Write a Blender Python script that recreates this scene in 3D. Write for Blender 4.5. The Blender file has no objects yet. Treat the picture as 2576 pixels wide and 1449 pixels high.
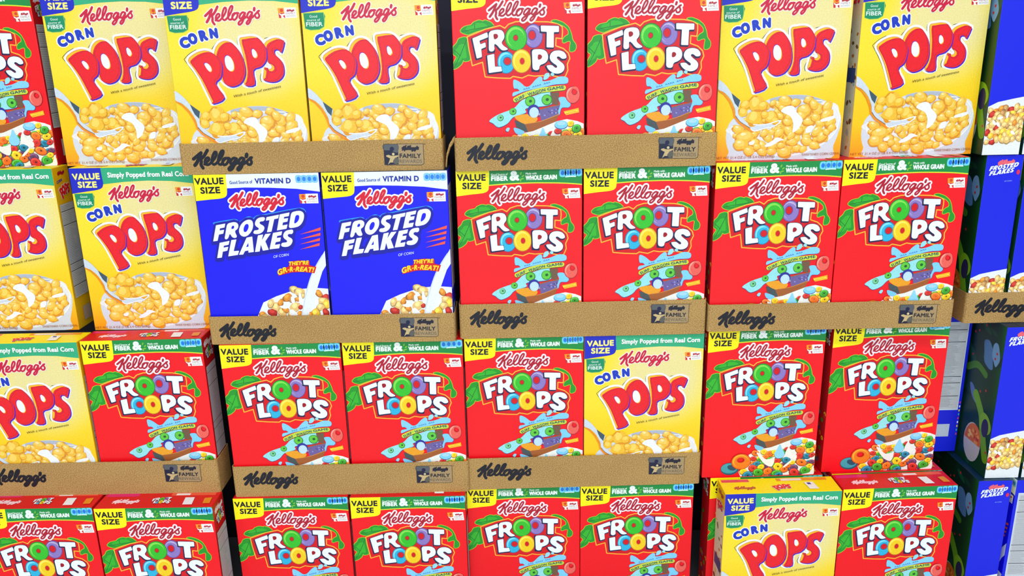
ART_JSON = r'''{"script":[[[0.51,-9.51],[5.91,-13.62],[11.05,-17.48],[14.14,-19.79]],[[14.14,-19.79],[10.8,-12.34],[6.43,-4.63],[1.8,1.29]],[[25.45,-24.16],[22.37,-19.54],[18.25,-13.88],[12.85,-9.25]],[[12.85,-9.51],[13.37,-4.63],[12.34,0.51],[15.17,5.91]],[[18.25,-0.51],[22.88,-4.63],[26.48,-7.71],[26.74,-11.05],[23.91,-11.57],[20.57,-8.23],[19.02,-3.34],[21.34,0.0],[25.45,0.0],[29.31,-2.83]],[[29.31,-2.83],[35.73,-9.25],[40.1,-16.45],[40.36,-20.82],[37.53,-20.82],[33.68,-14.4],[31.11,-5.66],[33.42,-0.26],[37.28,-1.03]],[[37.28,-1.03],[44.99,-8.23],[51.16,-17.48],[52.7,-23.14],[49.36,-22.62],[44.99,-15.42],[41.9,-5.66],[43.44,-0.51],[47.56,-0.51]],[[47.56,-0.51],[51.67,-7.2],[56.3,-11.05],[51.67,-9.25],[49.36,-3.6],[51.93,0.77],[56.81,-2.06],[59.9,-7.71],[58.35,-11.05],[61.95,-10.54]],[[73.78,-9.77],[69.67,-11.31],[64.78,-7.71],[62.47,-2.57],[65.04,-0.77],[69.67,-4.88],[74.04,-10.28],[70.69,-2.06],[66.07,6.17],[60.93,9.77],[58.87,7.46],[62.98,3.08],[71.72,-1.03]],[[71.72,-1.03],[75.84,-3.6]],[[86.12,-10.28],[82.52,-11.57],[78.41,-7.97],[76.61,-2.57],[79.18,-1.03],[84.06,-5.66],[86.89,-10.03],[84.06,-1.54],[80.46,5.66],[75.84,9.77],[73.78,7.46],[78.41,2.57],[87.15,-2.06]],[[87.15,-2.06],[94.86,-8.74],[100.0,-12.08],[96.66,-10.54],[98.46,-6.68],[98.97,-3.08],[96.4,0.0],[92.8,-0.26],[91.77,-2.83]],[[92.03,-17.22],[91.0,-13.62]]],"tray":{"logo":[[22.5,38.3],[136.9,40.4]],"emb":{"rect":[[395.6,8.3],[472.7,9.0],[472.3,47.2],[467.7,49.8],[395.8,48.4]],"sq":[[395.6,8.8],[423.6,9.2],[422.8,47.8],[395.8,48.4]],"gray":[[396.0,9.2],[423.2,9.6],[422.5,24.0],[415.9,23.9],[408.2,20.3],[395.5,19.2]],"head":[[411.4,17.7],[415.3,17.8]],"fig":[[399.4,30.1],[404.2,28.9],[408.5,30.7],[413.4,31.3],[422.7,30.1],[423.0,32.8],[416.3,35.3],[412.5,40.5],[411.9,44.0],[407.0,43.9],[402.0,47.7],[404.5,42.1],[407.0,36.0],[399.7,32.3]],"dot":[[413.5,27.8],[416.0,27.8]],"gc":[[417.8,40.6],[424.0,40.7]],"fam":[[425.6,35.5],[467.2,36.4],[425.9,26.7]],"rew":[[425.1,45.2],[468.7,45.8],[425.5,38.1]],"mini":[[431.1,19.8],[463.3,19.5]],"tm":[[474.0,9.1],[479.9,9.2]],"bline":[[395.7,50.6],[466.8,50.6]]}},"F":{"badge":[[-0.5,2.0],[66.6,1.9],[64.8,35.5],[62.6,42.1],[53.7,46.4],[-1.8,52.1]],"banner":[[66.6,1.9],[251.4,0.4],[251.5,33.1],[218.3,30.2],[182.5,28.7],[146.6,28.1],[101.6,29.2],[65.1,31.2]],"bline":[[65.1,31.2],[101.6,29.2],[146.6,28.1],[182.5,28.7],[218.3,30.2],[251.5,33.4]],"val":[[2.4,21.3],[59.3,22.0],[3.4,9.0]],"siz":[[12.5,37.9],[50.3,38.4],[13.4,25.9]],"good":[[70.0,12.7],[102.7,12.0],[70.3,8.3]],"fib":[[69.7,22.8],[103.1,22.9],[70.3,13.1]],"amp":[[106.4,23.3],[126.2,22.8],[107.5,5.3]],"leaf":[[124.0,21.2],[128.8,9.1],[133.0,13.9],[131.8,19.5],[128.1,22.2]],"made":[[138.5,11.7],[160.0,11.4],[138.8,7.4]],"who":[[137.9,22.7],[199.9,22.1],[138.4,13.0]],"pill":[[205.8,10.1],[248.8,8.7],[206.1,2.6],[205.4,17.5]],"pt":[[217.1,17.7],[236.8,17.3],[217.3,13.9]],"logo":[[69.7,62.2],[174.8,61.9]],"rew":[[209.9,40.6],[244.3,40.3],[244.9,58.4],[212.0,60.5]],"L":{"F":[[[37.7,101.7],[66.0,91.1],[67.7,100.2],[50.9,106.2],[52.4,112.7],[62.1,109.2],[62.9,117.8],[54.0,121.1],[54.9,135.8],[44.9,138.6]]],"R":[[[69.0,90.2],[79.7,87.1],[89.3,86.8],[95.7,89.3],[98.7,97.1],[97.5,104.1],[92.0,109.9],[95.6,116.0],[104.6,121.6],[104.0,123.6],[94.9,125.3],[89.6,121.8],[83.4,113.9],[78.1,112.0],[79.6,125.7],[68.1,126.6]],[[77.9,95.6],[83.8,94.6],[86.4,98.5],[84.2,102.6],[79.1,103.7]]],"T":[[[166.9,81.1],[201.2,82.5],[201.2,93.5],[191.6,93.5],[191.1,121.4],[177.5,120.7],[178.2,92.6],[167.3,91.9]]],"L":[[[64.7,133.3],[78.2,130.4],[79.0,154.1],[91.1,153.6],[92.5,162.7],[67.1,165.6]]],"P":[[[149.6,123.9],[167.8,123.5],[176.3,126.6],[180.9,134.9],[179.6,145.0],[172.9,150.5],[163.7,153.0],[163.1,162.7],[150.7,161.7]],[[161.2,134.6],[165.6,133.5],[168.9,137.2],[166.5,141.7],[161.2,142.4]]],"S":[[[216.0,138.7],[212.8,131.5],[206.4,127.4],[196.7,126.3],[188.1,128.8],[183.2,135.9],[183.9,143.9],[190.1,150.1],[196.6,153.9],[197.8,157.5],[194.9,159.0],[191.2,156.7],[188.0,153.0],[179.3,153.4],[176.6,154.6],[181.4,162.8],[191.1,168.8],[200.8,169.7],[208.9,166.2],[212.2,159.1],[210.0,151.8],[203.1,146.8],[196.6,141.2],[197.5,137.7],[202.0,138.0],[206.8,142.7],[214.0,141.9]]]},"O":{"purple":[[153.1,99.6],[170.2,100.0],[152.8,120.8],[150.4,98.1],[156.8,98.3],[150.3,105.9]],"green":[[120.1,102.9],[140.6,103.5],[119.8,125.3],[119.4,102.3],[123.5,102.4],[119.3,107.1]],"cyan":[[100.4,146.6],[116.7,147.0],[99.9,166.8],[102.9,144.6],[109.5,144.8],[102.7,151.3]],"yellow":[[129.9,144.9],[148.0,145.4],[129.6,166.4],[131.0,145.0],[135.1,145.1],[130.9,150.5]]},"border":[[28.2,98.8],[63.8,85.5],[76.6,82.9],[90.5,79.7],[99.5,84.7],[106.5,77.8],[120.4,73.4],[138.5,73.1],[157.7,74.0],[181.1,75.0],[199.1,78.3],[207.6,83.9],[208.1,93.9],[207.0,105.7],[195.8,104.3],[195.2,118.5],[209.6,123.6],[219.2,132.2],[221.9,141.9],[217.0,152.6],[218.1,163.5],[213.7,174.2],[208.3,177.7],[191.1,173.7],[169.5,172.5],[154.3,173.3],[142.5,171.2],[130.5,176.3],[113.3,172.9],[107.8,176.4],[83.0,175.1],[59.9,172.7],[55.8,145.5],[36.2,151.6],[30.7,121.5]],"leaves":[[[14.7,87.8],[21.3,80.9],[28.8,78.8],[36.9,77.8],[39.6,73.2],[51.5,68.8],[59.9,71.9],[61.0,69.0],[72.6,72.8],[79.9,80.1],[63.8,84.4],[44.5,89.8],[29.4,95.3],[18.8,91.5]],[[-0.2,117.1],[8.7,109.0],[11.0,102.0],[21.8,98.7],[28.2,100.0],[30.7,121.5],[32.8,141.3],[21.4,144.0],[19.4,139.7],[17.0,147.5],[8.2,154.5],[-1.1,158.1],[0.4,145.8],[7.8,134.0],[0.4,130.3]],[[185.3,73.3],[194.9,71.2],[208.7,76.2],[219.3,84.7],[224.6,96.7],[226.8,108.6],[233.2,115.9],[233.7,123.1],[230.0,128.9],[221.4,129.9],[221.9,120.4],[223.6,110.9],[219.3,109.6],[208.6,114.1],[207.5,108.1],[212.9,101.1],[219.3,98.9],[219.3,90.6],[211.9,83.4],[200.2,78.4]]],"veins":[[[18.9,89.1],[42.5,85.0],[78.8,80.0]],[[1.7,154.3],[13.2,133.0],[27.0,103.5]],[[14.3,133.0],[2.8,122.0]],[[42.5,85.0],[42.8,75.6]]],"splash":[[114.0,179.9],[125.3,183.9],[136.4,192.8],[145.5,191.1],[155.5,180.8],[164.4,174.8],[169.2,177.8],[170.2,183.5],[184.6,182.0],[202.8,175.6],[216.2,177.5],[218.6,184.0],[214.2,188.8],[193.1,190.1],[172.1,194.2],[140.7,200.1],[125.1,205.1],[112.2,210.3],[113.2,203.2],[124.3,200.8],[120.7,196.4],[114.1,194.8]],"drops":[[[171.3,180.0],[173.4,170.2],[180.5,167.4],[182.7,172.0],[179.1,178.2]],[[184.6,170.7],[187.7,167.2],[191.9,170.2],[188.8,173.9]],[[96.8,274.1],[99.9,269.2],[104.6,270.1],[101.6,276.5]]],"road":[[65.5,255.5],[75.7,247.3],[89.9,240.8],[105.5,235.7],[115.9,230.4],[128.5,218.1],[146.6,211.7],[183.3,203.2],[186.0,226.2],[138.5,232.8],[136.3,241.3],[112.8,248.9],[100.2,261.3],[83.3,267.8],[72.3,260.1]],"band":[[117.1,216.2],[137.1,207.0],[159.3,200.8],[179.0,198.1],[209.4,195.7]],"bw":[[-13.4,144.9],[-3.3,145.3]],"txt":[[[117.3,220.5],[135.4,212.0],[114.3,213.2]],[[141.3,210.1],[175.2,201.5],[138.8,202.1]],[[178.5,200.9],[210.8,197.2],[177.1,193.0]]],"tiny":[[132.7,198.3],[184.9,185.5]],"greens":[[[145.1,220.2],[155.0,220.6],[145.7,230.8]],[[177.5,217.9],[187.9,218.4],[178.2,229.1]],[[111.6,238.5],[118.5,238.8],[112.0,246.0]],[[87.1,250.0],[93.4,250.2],[87.4,256.9]]],"post":[[183.4,204.6],[201.2,203.9],[199.4,228.2],[187.3,226.2]],"wagon":[[[161.3,236.6],[179.6,231.6],[202.7,227.6],[200.7,248.3],[166.7,261.3]],[[133.5,262.7],[166.5,257.7],[200.5,245.4],[194.6,258.9],[167.3,272.2],[141.0,279.7]],[[114.5,254.7],[133.4,262.0],[141.0,279.7],[131.5,275.7],[117.1,267.8]],[[114.2,249.0],[128.5,244.5],[141.8,244.4],[158.1,250.8],[154.6,259.3],[132.1,262.0]]],"wheel":[[151.4,238.3],[163.4,238.8],[152.1,250.6],[152.3,241.2],[161.6,241.6],[152.8,251.3]],"pinkring":[[227.3,209.5],[240.9,210.1],[228.3,225.3],[230.5,203.7],[234.9,203.9],[230.8,208.7]],"cdrop":[[200.6,215.3],[213.2,214.4],[223.3,226.3],[219.8,233.3],[206.5,234.2],[201.9,246.9],[199.9,239.7],[203.6,226.9]],"tag":[[209.5,240.1],[222.7,237.7],[238.5,234.1],[239.8,242.8],[214.0,247.7]],"bigring":[[85.2,309.1],[106.3,310.1],[86.0,327.7],[84.3,305.5],[91.4,305.8],[84.6,310.7]],"teal":[[61.3,326.3],[81.7,327.2],[62.0,341.2]],"bowl":[[101.7,293.2],[123.8,281.1],[150.2,276.5],[197.3,258.3],[215.8,255.0],[236.2,259.2],[248.4,264.5],[248.6,283.7],[248.2,349.0],[194.7,349.5],[85.7,348.7],[81.0,334.5],[98.7,313.4]],"cres":[[204.6,265.1],[217.5,265.7],[205.2,273.4]],"bdrop":[[169.1,291.8],[180.3,292.3],[169.8,303.8],[167.2,270.7]],"milk":[[[189.0,276.7],[195.2,290.1],[207.8,297.9],[204.3,308.0],[182.2,296.8]],[[118.9,290.3],[125.6,290.6],[139.7,305.1],[158.4,303.0],[154.1,323.3],[136.2,315.1]],[[179.7,323.7],[197.6,307.7],[192.8,317.7],[182.5,326.1]],[[221.6,345.6],[238.9,340.5],[246.8,327.6],[247.8,346.8]]],"cd":[[113.2,269.1],[131.5,275.7],[131.8,280.7],[123.9,282.6],[115.7,279.3]],"loops":[[[116.2,289.5],[125.6,289.9],0],[[134.8,287.4],[142.8,287.7],1],[[147.1,292.3],[155.8,292.7],0],[[112.2,302.4],[119.5,302.7],2],[[126.4,305.9],[133.1,306.2],3],[[139.4,299.2],[147.2,299.6],0],[[149.9,307.0],[158.2,307.4],3],[[164.2,310.6],[173.9,311.0],2],[[185.5,308.6],[195.3,309.1],4],[[139.3,321.8],[147.1,322.2],5],[[120.2,315.8],[128.5,316.2],4],[[112.7,326.5],[123.5,327.0],2],[[130.0,323.6],[138.1,324.0],1],[[215.0,285.1],[225.8,285.6],0],[[236.6,286.1],[246.4,286.5],1],[[234.4,272.9],[243.8,273.3],3],[[223.1,263.7],[229.8,264.0],1],[[213.2,299.6],[223.0,300.1],2],[[230.1,300.4],[238.5,300.8],4],[[219.6,315.3],[232.5,315.9],0],[[241.5,298.0],[248.9,298.3],2],[[242.5,314.1],[249.3,314.5],5],[[167.6,323.9],[179.1,324.4],1],[[145.3,334.6],[156.1,335.1],0],[[182.8,330.5],[193.6,331.0],0],[[201.6,328.4],[213.1,328.9],5],[[204.9,338.9],[216.4,339.4],2],[[229.0,335.6],[240.6,336.1],3],[[124.6,336.6],[136.7,337.1],3],[[165.8,340.0],[178.0,340.5],3],[[170.1,344.6],[180.3,345.1],4],[[91.7,333.5],[100.4,333.9],1],[[101.5,343.5],[113.6,344.1],4],[[198.4,277.1],[205.8,277.5],2],[[183.9,280.9],[189.3,281.1],2],[[157.6,288.4],[163.6,288.7],1],[[199.4,315.1],[206.1,315.4],1],[[237.8,324.2],[245.3,324.6],1],[[155.1,316.0],[160.4,316.2],3],[[190.4,322.0],[196.5,322.3],0]]},"P":{"badge":[[0.0,0.0],[65.2,2.4],[66.6,31.0],[63.6,40.0],[53.2,44.8],[-0.8,52.0]],"val":[[5.3,24.0],[61.8,23.5],[4.6,10.5]],"siz":[[14.0,40.3],[53.4,40.4],[13.3,27.7]],"banner":[[65.2,1.6],[251.1,0.0],[252.7,35.1],[206.0,29.5],[158.5,27.8],[111.3,29.5],[67.2,33.1]],"ban":[[77.7,20.4],[242.5,20.4],[76.9,8.0]],"fiber":[[4.0,52.2],[41.8,51.5],[42.7,66.8],[40.9,77.3],[31.7,82.2],[15.1,82.9],[5.4,79.9]],"ft":[[[15.1,60.5],[29.3,60.5],[14.8,55.2]],[[9.5,66.9],[34.4,66.5],[9.2,61.3]],[[7.6,76.0],[38.5,75.9],[7.2,68.1]]],"logo":[[75.7,63.3],[178.0,58.6]],"rew":[[211.8,42.0],[245.4,41.4],[247.0,59.1],[213.4,60.4]],"POPS":[[[[182.1,104.2],[193.0,97.4],[205.4,95.2],[216.3,100.0],[218.4,104.1],[211.8,121.3],[207.9,117.9],[201.9,115.8],[198.0,118.7],[199.6,125.8],[210.0,137.2],[213.2,149.5],[211.2,162.8],[201.4,172.8],[187.9,175.5],[173.9,172.1],[172.4,166.9],[174.8,156.7],[176.2,148.6],[179.4,148.7],[186.0,152.1],[191.0,149.0],[189.5,143.8],[181.5,135.5],[178.1,119.2]]],[[[135.0,97.0],[144.6,92.7],[159.2,91.6],[169.9,94.8],[179.0,105.1],[183.4,117.3],[181.4,134.5],[170.8,146.4],[155.0,153.1],[155.4,179.3],[135.2,179.3],[139.9,155.8],[139.2,125.3]],[[156.4,116.6],[159.4,114.7],[163.4,118.8],[165.0,125.9],[162.1,129.9],[159.0,129.8],[156.5,124.7]]],[[[85.1,123.9],[88.5,111.8],[96.3,103.0],[107.5,98.8],[119.3,102.6],[130.6,114.9],[136.9,129.2],[140.0,147.6],[137.3,163.9],[127.7,177.0],[113.2,182.3],[102.5,179.4],[93.4,169.9],[90.1,152.4],[90.2,137.2]],[[109.3,125.5],[114.8,128.7],[118.6,137.9],[118.8,148.1],[115.4,153.1],[110.2,153.0],[105.0,146.7],[103.3,136.5],[104.8,128.4]]],[[[34.3,132.7],[46.3,121.8],[61.6,116.2],[75.3,117.0],[88.4,126.0],[95.4,136.3],[96.2,148.5],[92.0,164.8],[81.1,176.8],[94.5,203.0],[72.8,213.4],[68.1,206.5],[54.3,169.9],[43.7,149.2]],[[64.2,140.5],[68.2,138.1],[73.7,142.3],[76.1,150.0],[72.9,154.0],[68.4,149.8]]]],"tick":[[[26.4,131.4],[49.0,168.8],[66.4,213.7]],[[26.4,130.4],[37.9,120.6],[51.1,113.9]],[[81.3,112.7],[91.0,101.9],[103.2,96.2]],[[131.0,105.9],[131.2,94.9],[140.4,91.1]],[[169.2,159.6],[166.6,167.8],[168.3,175.0]],[[182.5,95.7],[196.8,92.5]]],"corn":[[[25.4,112.2],[42.3,107.6],[22.2,92.6]],[[41.2,105.1],[57.6,101.5],[36.4,85.5]],[[62.7,99.1],[77.1,96.5],[57.9,80.0]],[[81.1,94.1],[95.7,93.5],[78.9,75.6]]],"tagl":[[113.6,203.0],[205.2,185.8],[112.4,198.3]],"bowl":[[35.0,262.1],[22.4,281.4],[20.7,303.9],[27.2,326.3],[42.3,345.8],[221.2,347.1],[236.2,319.7],[247.6,274.2],[235.7,247.2],[208.2,230.6],[171.7,220.7],[134.1,220.7],[104.3,226.4],[75.7,240.7]],"milk":[[133.9,282.0],[236.0,282.5],[127.1,337.4]],"inner":[[222.5,234.8],[242.9,257.6],[242.1,280.4],[232.2,301.1],[205.4,321.6],[161.6,336.7],[117.9,336.3],[75.3,328.8],[46.4,312.2],[31.9,295.8],[32.1,277.4]],"handle":[[0.8,188.6],[14.9,198.8],[29.2,216.1],[45.1,229.4],[41.9,243.7],[46.9,257.0],[59.7,270.4],[73.5,275.5],[98.3,275.6],[124.1,268.6],[125.8,271.7],[114.4,279.8],[96.3,283.4],[76.1,288.2],[67.5,282.1],[47.4,269.7],[37.5,258.0],[35.0,244.7],[25.9,226.3],[13.2,213.1],[-0.5,204.9]],"dark":[[27.0,214.1],[44.6,228.0],[41.5,241.7],[34.3,233.5],[30.3,224.3]],"shad":[[-0.7,205.9],[13.1,214.1],[24.8,227.4],[34.0,244.7],[36.4,259.0],[47.3,270.3],[67.4,283.3],[75.9,289.5],[71.6,290.9],[61.9,285.7],[43.0,272.3],[34.1,261.1],[30.7,246.8],[22.4,230.4],[11.7,217.2],[-1.0,209.0]],"rim":[[104.3,226.4],[134.0,221.3],[171.6,221.3],[208.2,231.1],[234.6,247.2],[241.5,259.7],[225.1,247.2],[203.3,236.8],[170.6,229.6],[133.0,229.5],[109.5,234.6]],"sp":[[[55.5,236.6],[66.2,236.6]],[[51.7,250.9],[62.0,250.9]],[[76.4,234.6],[92.5,234.6]],[[90.4,238.7],[100.7,238.7]],[[75.1,262.2],[92.1,262.3]],[[108.3,261.3],[122.0,261.4]],[[94.5,256.1],[102.7,256.2]],[[115.8,268.5],[124.1,268.6]]],"pops":[[[43.7,283.6],[56.0,283.6]],[[40.0,296.8],[47.2,296.9]],[[58.1,300.0],[77.7,300.1]],[[50.2,314.3],[65.7,314.4]],[[67.3,326.7],[78.6,326.7]],[[93.3,316.6],[105.7,316.7]],[[93.9,328.9],[105.3,329.0]],[[112.5,329.1],[122.9,329.2]],[[137.5,329.3],[152.0,329.4]],[[163.2,323.3],[174.7,323.4]],[[181.8,309.0],[194.3,309.1]],[[152.2,310.9],[164.8,311.0]],[[197.4,318.4],[208.9,318.5]],[[124.1,302.5],[136.6,302.5]],[[144.6,288.2],[157.1,288.3]],[[149.6,298.5],[160.0,298.6]],[[103.3,302.3],[113.7,302.4]],[[125.3,292.2],[136.8,292.3]],[[96.3,292.0],[105.6,292.1]],[[182.1,271.9],[194.7,271.9]],[[172.4,249.2],[187.0,249.2]],[[197.8,247.2],[210.4,247.2]],[[217.2,243.1],[228.8,243.1]],[[217.3,259.6],[231.0,259.7]],[[195.7,263.7],[206.2,263.7]],[[166.9,259.5],[177.4,259.5]],[[143.9,259.4],[155.4,259.4]],[[125.2,259.3],[133.5,259.4]],[[133.0,229.5],[146.5,229.5]],[[119.6,236.7],[129.0,236.7]],[[153.2,234.7],[163.7,234.7]],[[179.0,229.6],[189.0,229.6]],[[190.4,238.9],[200.9,238.9]],[[226.0,274.1],[237.6,274.2]],[[229.0,284.5],[238.5,284.5]],[[204.7,276.1],[214.2,276.2]],[[200.8,290.6],[213.4,290.6]],[[212.2,301.0],[224.8,301.0]],[[165.4,288.3],[174.9,288.4]],[[140.3,271.7],[150.8,271.8]],[[129.0,244.9],[138.4,245.0]],[[109.5,234.6],[116.8,234.6]],[[77.5,310.4],[87.8,310.4]],[[82.7,318.6],[91.0,318.6]],[[130.6,316.9],[139.0,317.0]],[[175.5,325.5],[183.9,325.5]],[[219.5,292.7],[227.9,292.8]]],"splash":[[[126.3,250.1],[135.7,241.9],[150.3,241.9],[157.2,253.2],[170.1,267.7],[163.9,284.2],[152.4,292.4],[152.3,275.9],[145.8,261.4],[134.0,255.2]],[[99.6,315.6],[113.1,307.5],[122.1,301.4],[136.1,306.7],[127.5,308.7],[114.0,316.8],[101.2,319.8]],[[180.9,282.2],[191.6,280.2],[188.0,292.5],[177.5,292.5]],[[67.3,309.3],[77.8,308.3],[75.0,314.4],[67.7,314.4]],[[207.8,267.9],[231.8,261.7],[231.0,267.9],[209.3,273.0]]],"net":[[1.8,342.0],[119.4,340.4],[2.4,336.7]],"swt":[[173.9,338.8],[254.1,337.5],[174.5,334.1]]},"K":{"badge":[[0.3,-2.3],[64.9,-1.1],[63.5,37.6],[59.6,44.5],[50.3,47.7],[-0.7,51.9]],"val":[[1.8,19.8],[59.5,19.7],[3.4,7.6]],"siz":[[11.3,37.9],[50.7,37.4],[12.9,25.2]],"banner":[[64.9,-1.1],[248.6,1.2],[249.3,37.9],[201.4,31.3],[150.8,28.3],[99.9,26.8],[64.7,27.4]],"good":[[70.6,19.9],[116.1,19.0],[71.5,12.3]],"vit":[[120.5,20.1],[191.8,20.4],[121.7,8.9]],"pill":[[202.0,12.2],[244.4,12.3],[202.6,5.4],[201.3,19.1]],"pt":[[202.0,24.9],[226.2,24.6],[202.3,21.6]],"logo":[[67.7,63.0],[174.3,61.1]],"rew":[[205.6,41.6],[242.6,41.6],[241.8,60.3],[205.6,60.9]],"G":[[[[34.1,101.2],[53.2,98.1],[50.8,106.1],[41.2,107.9],[40.2,111.9],[49.3,110.6],[46.9,118.6],[37.9,120.2],[33.7,133.0],[24.6,134.1]]],[[[56.7,98.2],[71.4,94.9],[78.0,97.6],[79.3,104.1],[75.6,110.6],[69.8,113.5],[74.7,127.2],[64.1,128.2],[59.9,117.3],[55.5,129.6],[47.6,130.8]],[[65.7,103.3],[70.0,102.4],[70.3,106.5],[68.3,108.9],[63.5,109.8]]],[[[105.4,90.9],[109.2,97.1],[107.4,109.2],[100.3,119.6],[91.2,126.0],[82.9,124.8],[78.2,117.7],[79.9,107.6],[86.4,97.7],[96.0,91.4]],[[94.6,99.4],[99.3,100.2],[99.2,107.0],[94.9,114.5],[90.2,116.9],[87.6,113.3],[89.9,104.8]]],[[[134.5,86.6],[131.4,95.1],[123.3,94.9],[120.8,99.4],[129.7,104.0],[130.8,109.6],[126.4,116.6],[118.0,121.0],[106.2,120.2],[109.0,112.7],[116.4,112.9],[120.4,109.4],[112.4,104.2],[112.2,97.2],[117.4,89.3],[125.6,86.4]]],[[[136.9,86.7],[162.0,82.1],[159.8,89.6],[151.8,91.1],[143.8,116.4],[134.5,117.4],[142.2,92.8],[134.7,93.8]]],[[[163.6,81.7],[183.6,78.1],[181.4,85.5],[171.9,87.0],[170.8,90.5],[179.8,89.3],[177.6,96.6],[168.6,98.1],[166.8,103.9],[177.3,102.2],[174.5,110.9],[154.9,114.1]]],[[[187.1,77.6],[203.6,74.5],[210.7,77.9],[212.5,85.1],[208.9,97.0],[201.2,105.9],[191.5,108.9],[178.6,110.2]],[[194.9,84.0],[200.8,83.1],[202.6,87.1],[200.0,94.8],[194.5,99.9],[190.1,100.9]]],[[[37.2,137.2],[57.5,133.5],[54.8,141.6],[44.9,143.4],[44.0,147.2],[53.7,145.6],[50.9,153.7],[41.5,155.6],[38.1,167.8],[28.5,168.7]]],[[[61.2,132.0],[71.8,130.7],[63.6,154.8],[74.6,154.2],[71.1,162.8],[51.3,165.5]]],[[[92.5,127.6],[104.2,125.4],[104.0,157.3],[92.8,158.6],[93.4,154.0],[86.3,155.2],[81.9,162.3],[73.2,162.5]],[[94.8,138.2],[94.5,145.9],[89.4,147.0]]],[[[115.8,123.4],[126.4,121.6],[122.5,133.7],[130.9,120.9],[142.0,119.9],[129.4,135.8],[134.6,153.2],[122.4,155.1],[119.7,142.8],[115.8,156.5],[106.2,157.5]]],[[[146.5,119.0],[165.1,115.8],[162.9,123.8],[154.3,125.4],[152.9,129.4],[161.4,128.3],[159.2,136.4],[150.1,138.0],[148.0,143.5],[158.6,141.7],[155.8,150.6],[136.1,152.5]]],[[[188.2,112.7],[185.8,122.7],[177.0,121.0],[174.5,126.6],[183.5,130.8],[184.6,136.9],[179.1,145.9],[168.9,148.8],[159.3,146.6],[161.9,139.0],[171.3,139.2],[174.3,135.7],[166.7,130.5],[165.9,123.4],[171.1,115.4],[180.3,113.0]]]],"cy":[[30.5,97.7],[55.7,93.6],[74.7,92.0],[81.0,97.1],[99.9,87.0],[110.4,90.2],[117.9,85.3],[135.9,82.7],[166.0,77.2],[204.9,71.5],[214.2,77.2]],"stripe":[[[200.1,123.0],[242.9,109.2],[241.9,115.7]],[[199.2,132.6],[241.8,120.2],[240.7,126.3]],[[198.3,143.2],[240.1,130.8],[238.8,136.9]],[[197.3,153.9],[238.4,140.9],[237.2,147.0]]],"corn":[[142.8,170.8],[174.7,166.3],[143.3,165.2]],"th":[[172.5,187.0],[213.4,185.3],[174.2,178.6]],"gr":[[[149.3,207.0],[168.6,200.0],[152.3,194.6]],[[170.4,200.4],[180.2,199.3],[173.2,189.2]],[[183.8,199.0],[222.6,202.0],[186.6,187.9]]],"slb":[[148.3,207.9],[154.1,193.9],[171.5,188.8],[174.3,178.2],[194.8,176.4],[214.4,178.1],[214.3,187.2],[227.5,190.5],[222.4,203.8],[199.7,200.6],[176.5,201.1],[158.3,205.4]],"milk":[[249.4,157.0],[249.7,187.8],[238.7,200.4],[225.0,236.1],[209.1,275.0],[201.9,295.6],[188.4,295.4],[198.0,257.9],[207.8,228.4],[216.9,206.4],[229.4,184.7],[241.5,166.8]],"bowl":[[112.2,263.9],[139.5,251.3],[169.1,241.6],[196.4,236.0],[221.6,234.6],[250.3,236.9],[250.4,296.5],[248.3,334.5],[97.0,331.8],[97.4,293.7]],"fl":[[[178.5,237.1],[188.3,237.3],0],[[188.7,242.9],[199.4,243.1],0],[[162.6,253.6],[173.0,253.8],1],[[172.8,259.4],[180.0,259.5],2],[[176.8,274.4],[189.3,274.6],0],[[137.3,273.7],[149.0,273.9],0],[[127.3,266.0],[137.1,266.2],0],[[129.0,284.9],[138.9,285.0],3],[[108.6,290.1],[116.7,290.3],1],[[148.8,285.2],[159.5,285.4],0],[[156.5,279.7],[163.7,279.8],1],[[147.2,264.5],[155.3,264.7],1],[[187.5,274.6],[192.6,274.7],3],[[227.7,246.4],[236.6,246.5],1],[[241.3,255.0],[249.9,255.2],3],[[235.3,262.4],[246.0,262.6],0],[[241.8,270.0],[251.7,270.1],4],[[228.8,275.4],[237.8,275.5],0],[[216.9,288.3],[227.7,288.5],4],[[205.8,291.9],[213.0,292.0],1],[[238.6,286.8],[247.6,287.0],3],[[183.7,257.7],[190.0,257.8],1],[[195.1,250.4],[200.5,250.5],0],[[168.0,291.2],[176.1,291.4],0],[[184.4,289.6],[191.6,289.7],1],[[116.6,299.8],[129.3,300.0],0],[[143.5,302.1],[157.9,302.4],0],[[170.4,304.5],[184.8,304.8],1],[[197.2,306.9],[211.7,307.1],0],[[224.4,305.5],[238.9,305.7],4],[[244.4,303.9],[253.4,304.1],0],[[123.9,317.0],[138.4,317.2],1],[[156.3,319.5],[170.7,319.7],0],[[188.6,322.0],[203.1,322.2],4],[[217.6,322.5],[232.0,322.7],0],[[241.2,321.0],[252.1,321.2],3]],"drip":[[[169.8,253.7],[175.3,251.9],[176.8,265.0],[170.5,264.9]],[[186.5,246.6],[191.0,246.6],[191.9,256.0],[197.0,259.8],[186.5,266.2]],[[219.2,262.1],[225.6,260.3],[223.0,269.6],[206.8,280.6],[216.4,273.3]],[[144.6,272.9],[153.7,271.2],[162.2,276.0],[153.1,277.8]],[[164.2,283.6],[170.9,280.0],[180.6,291.4],[167.8,293.1]]]}}'''
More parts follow.
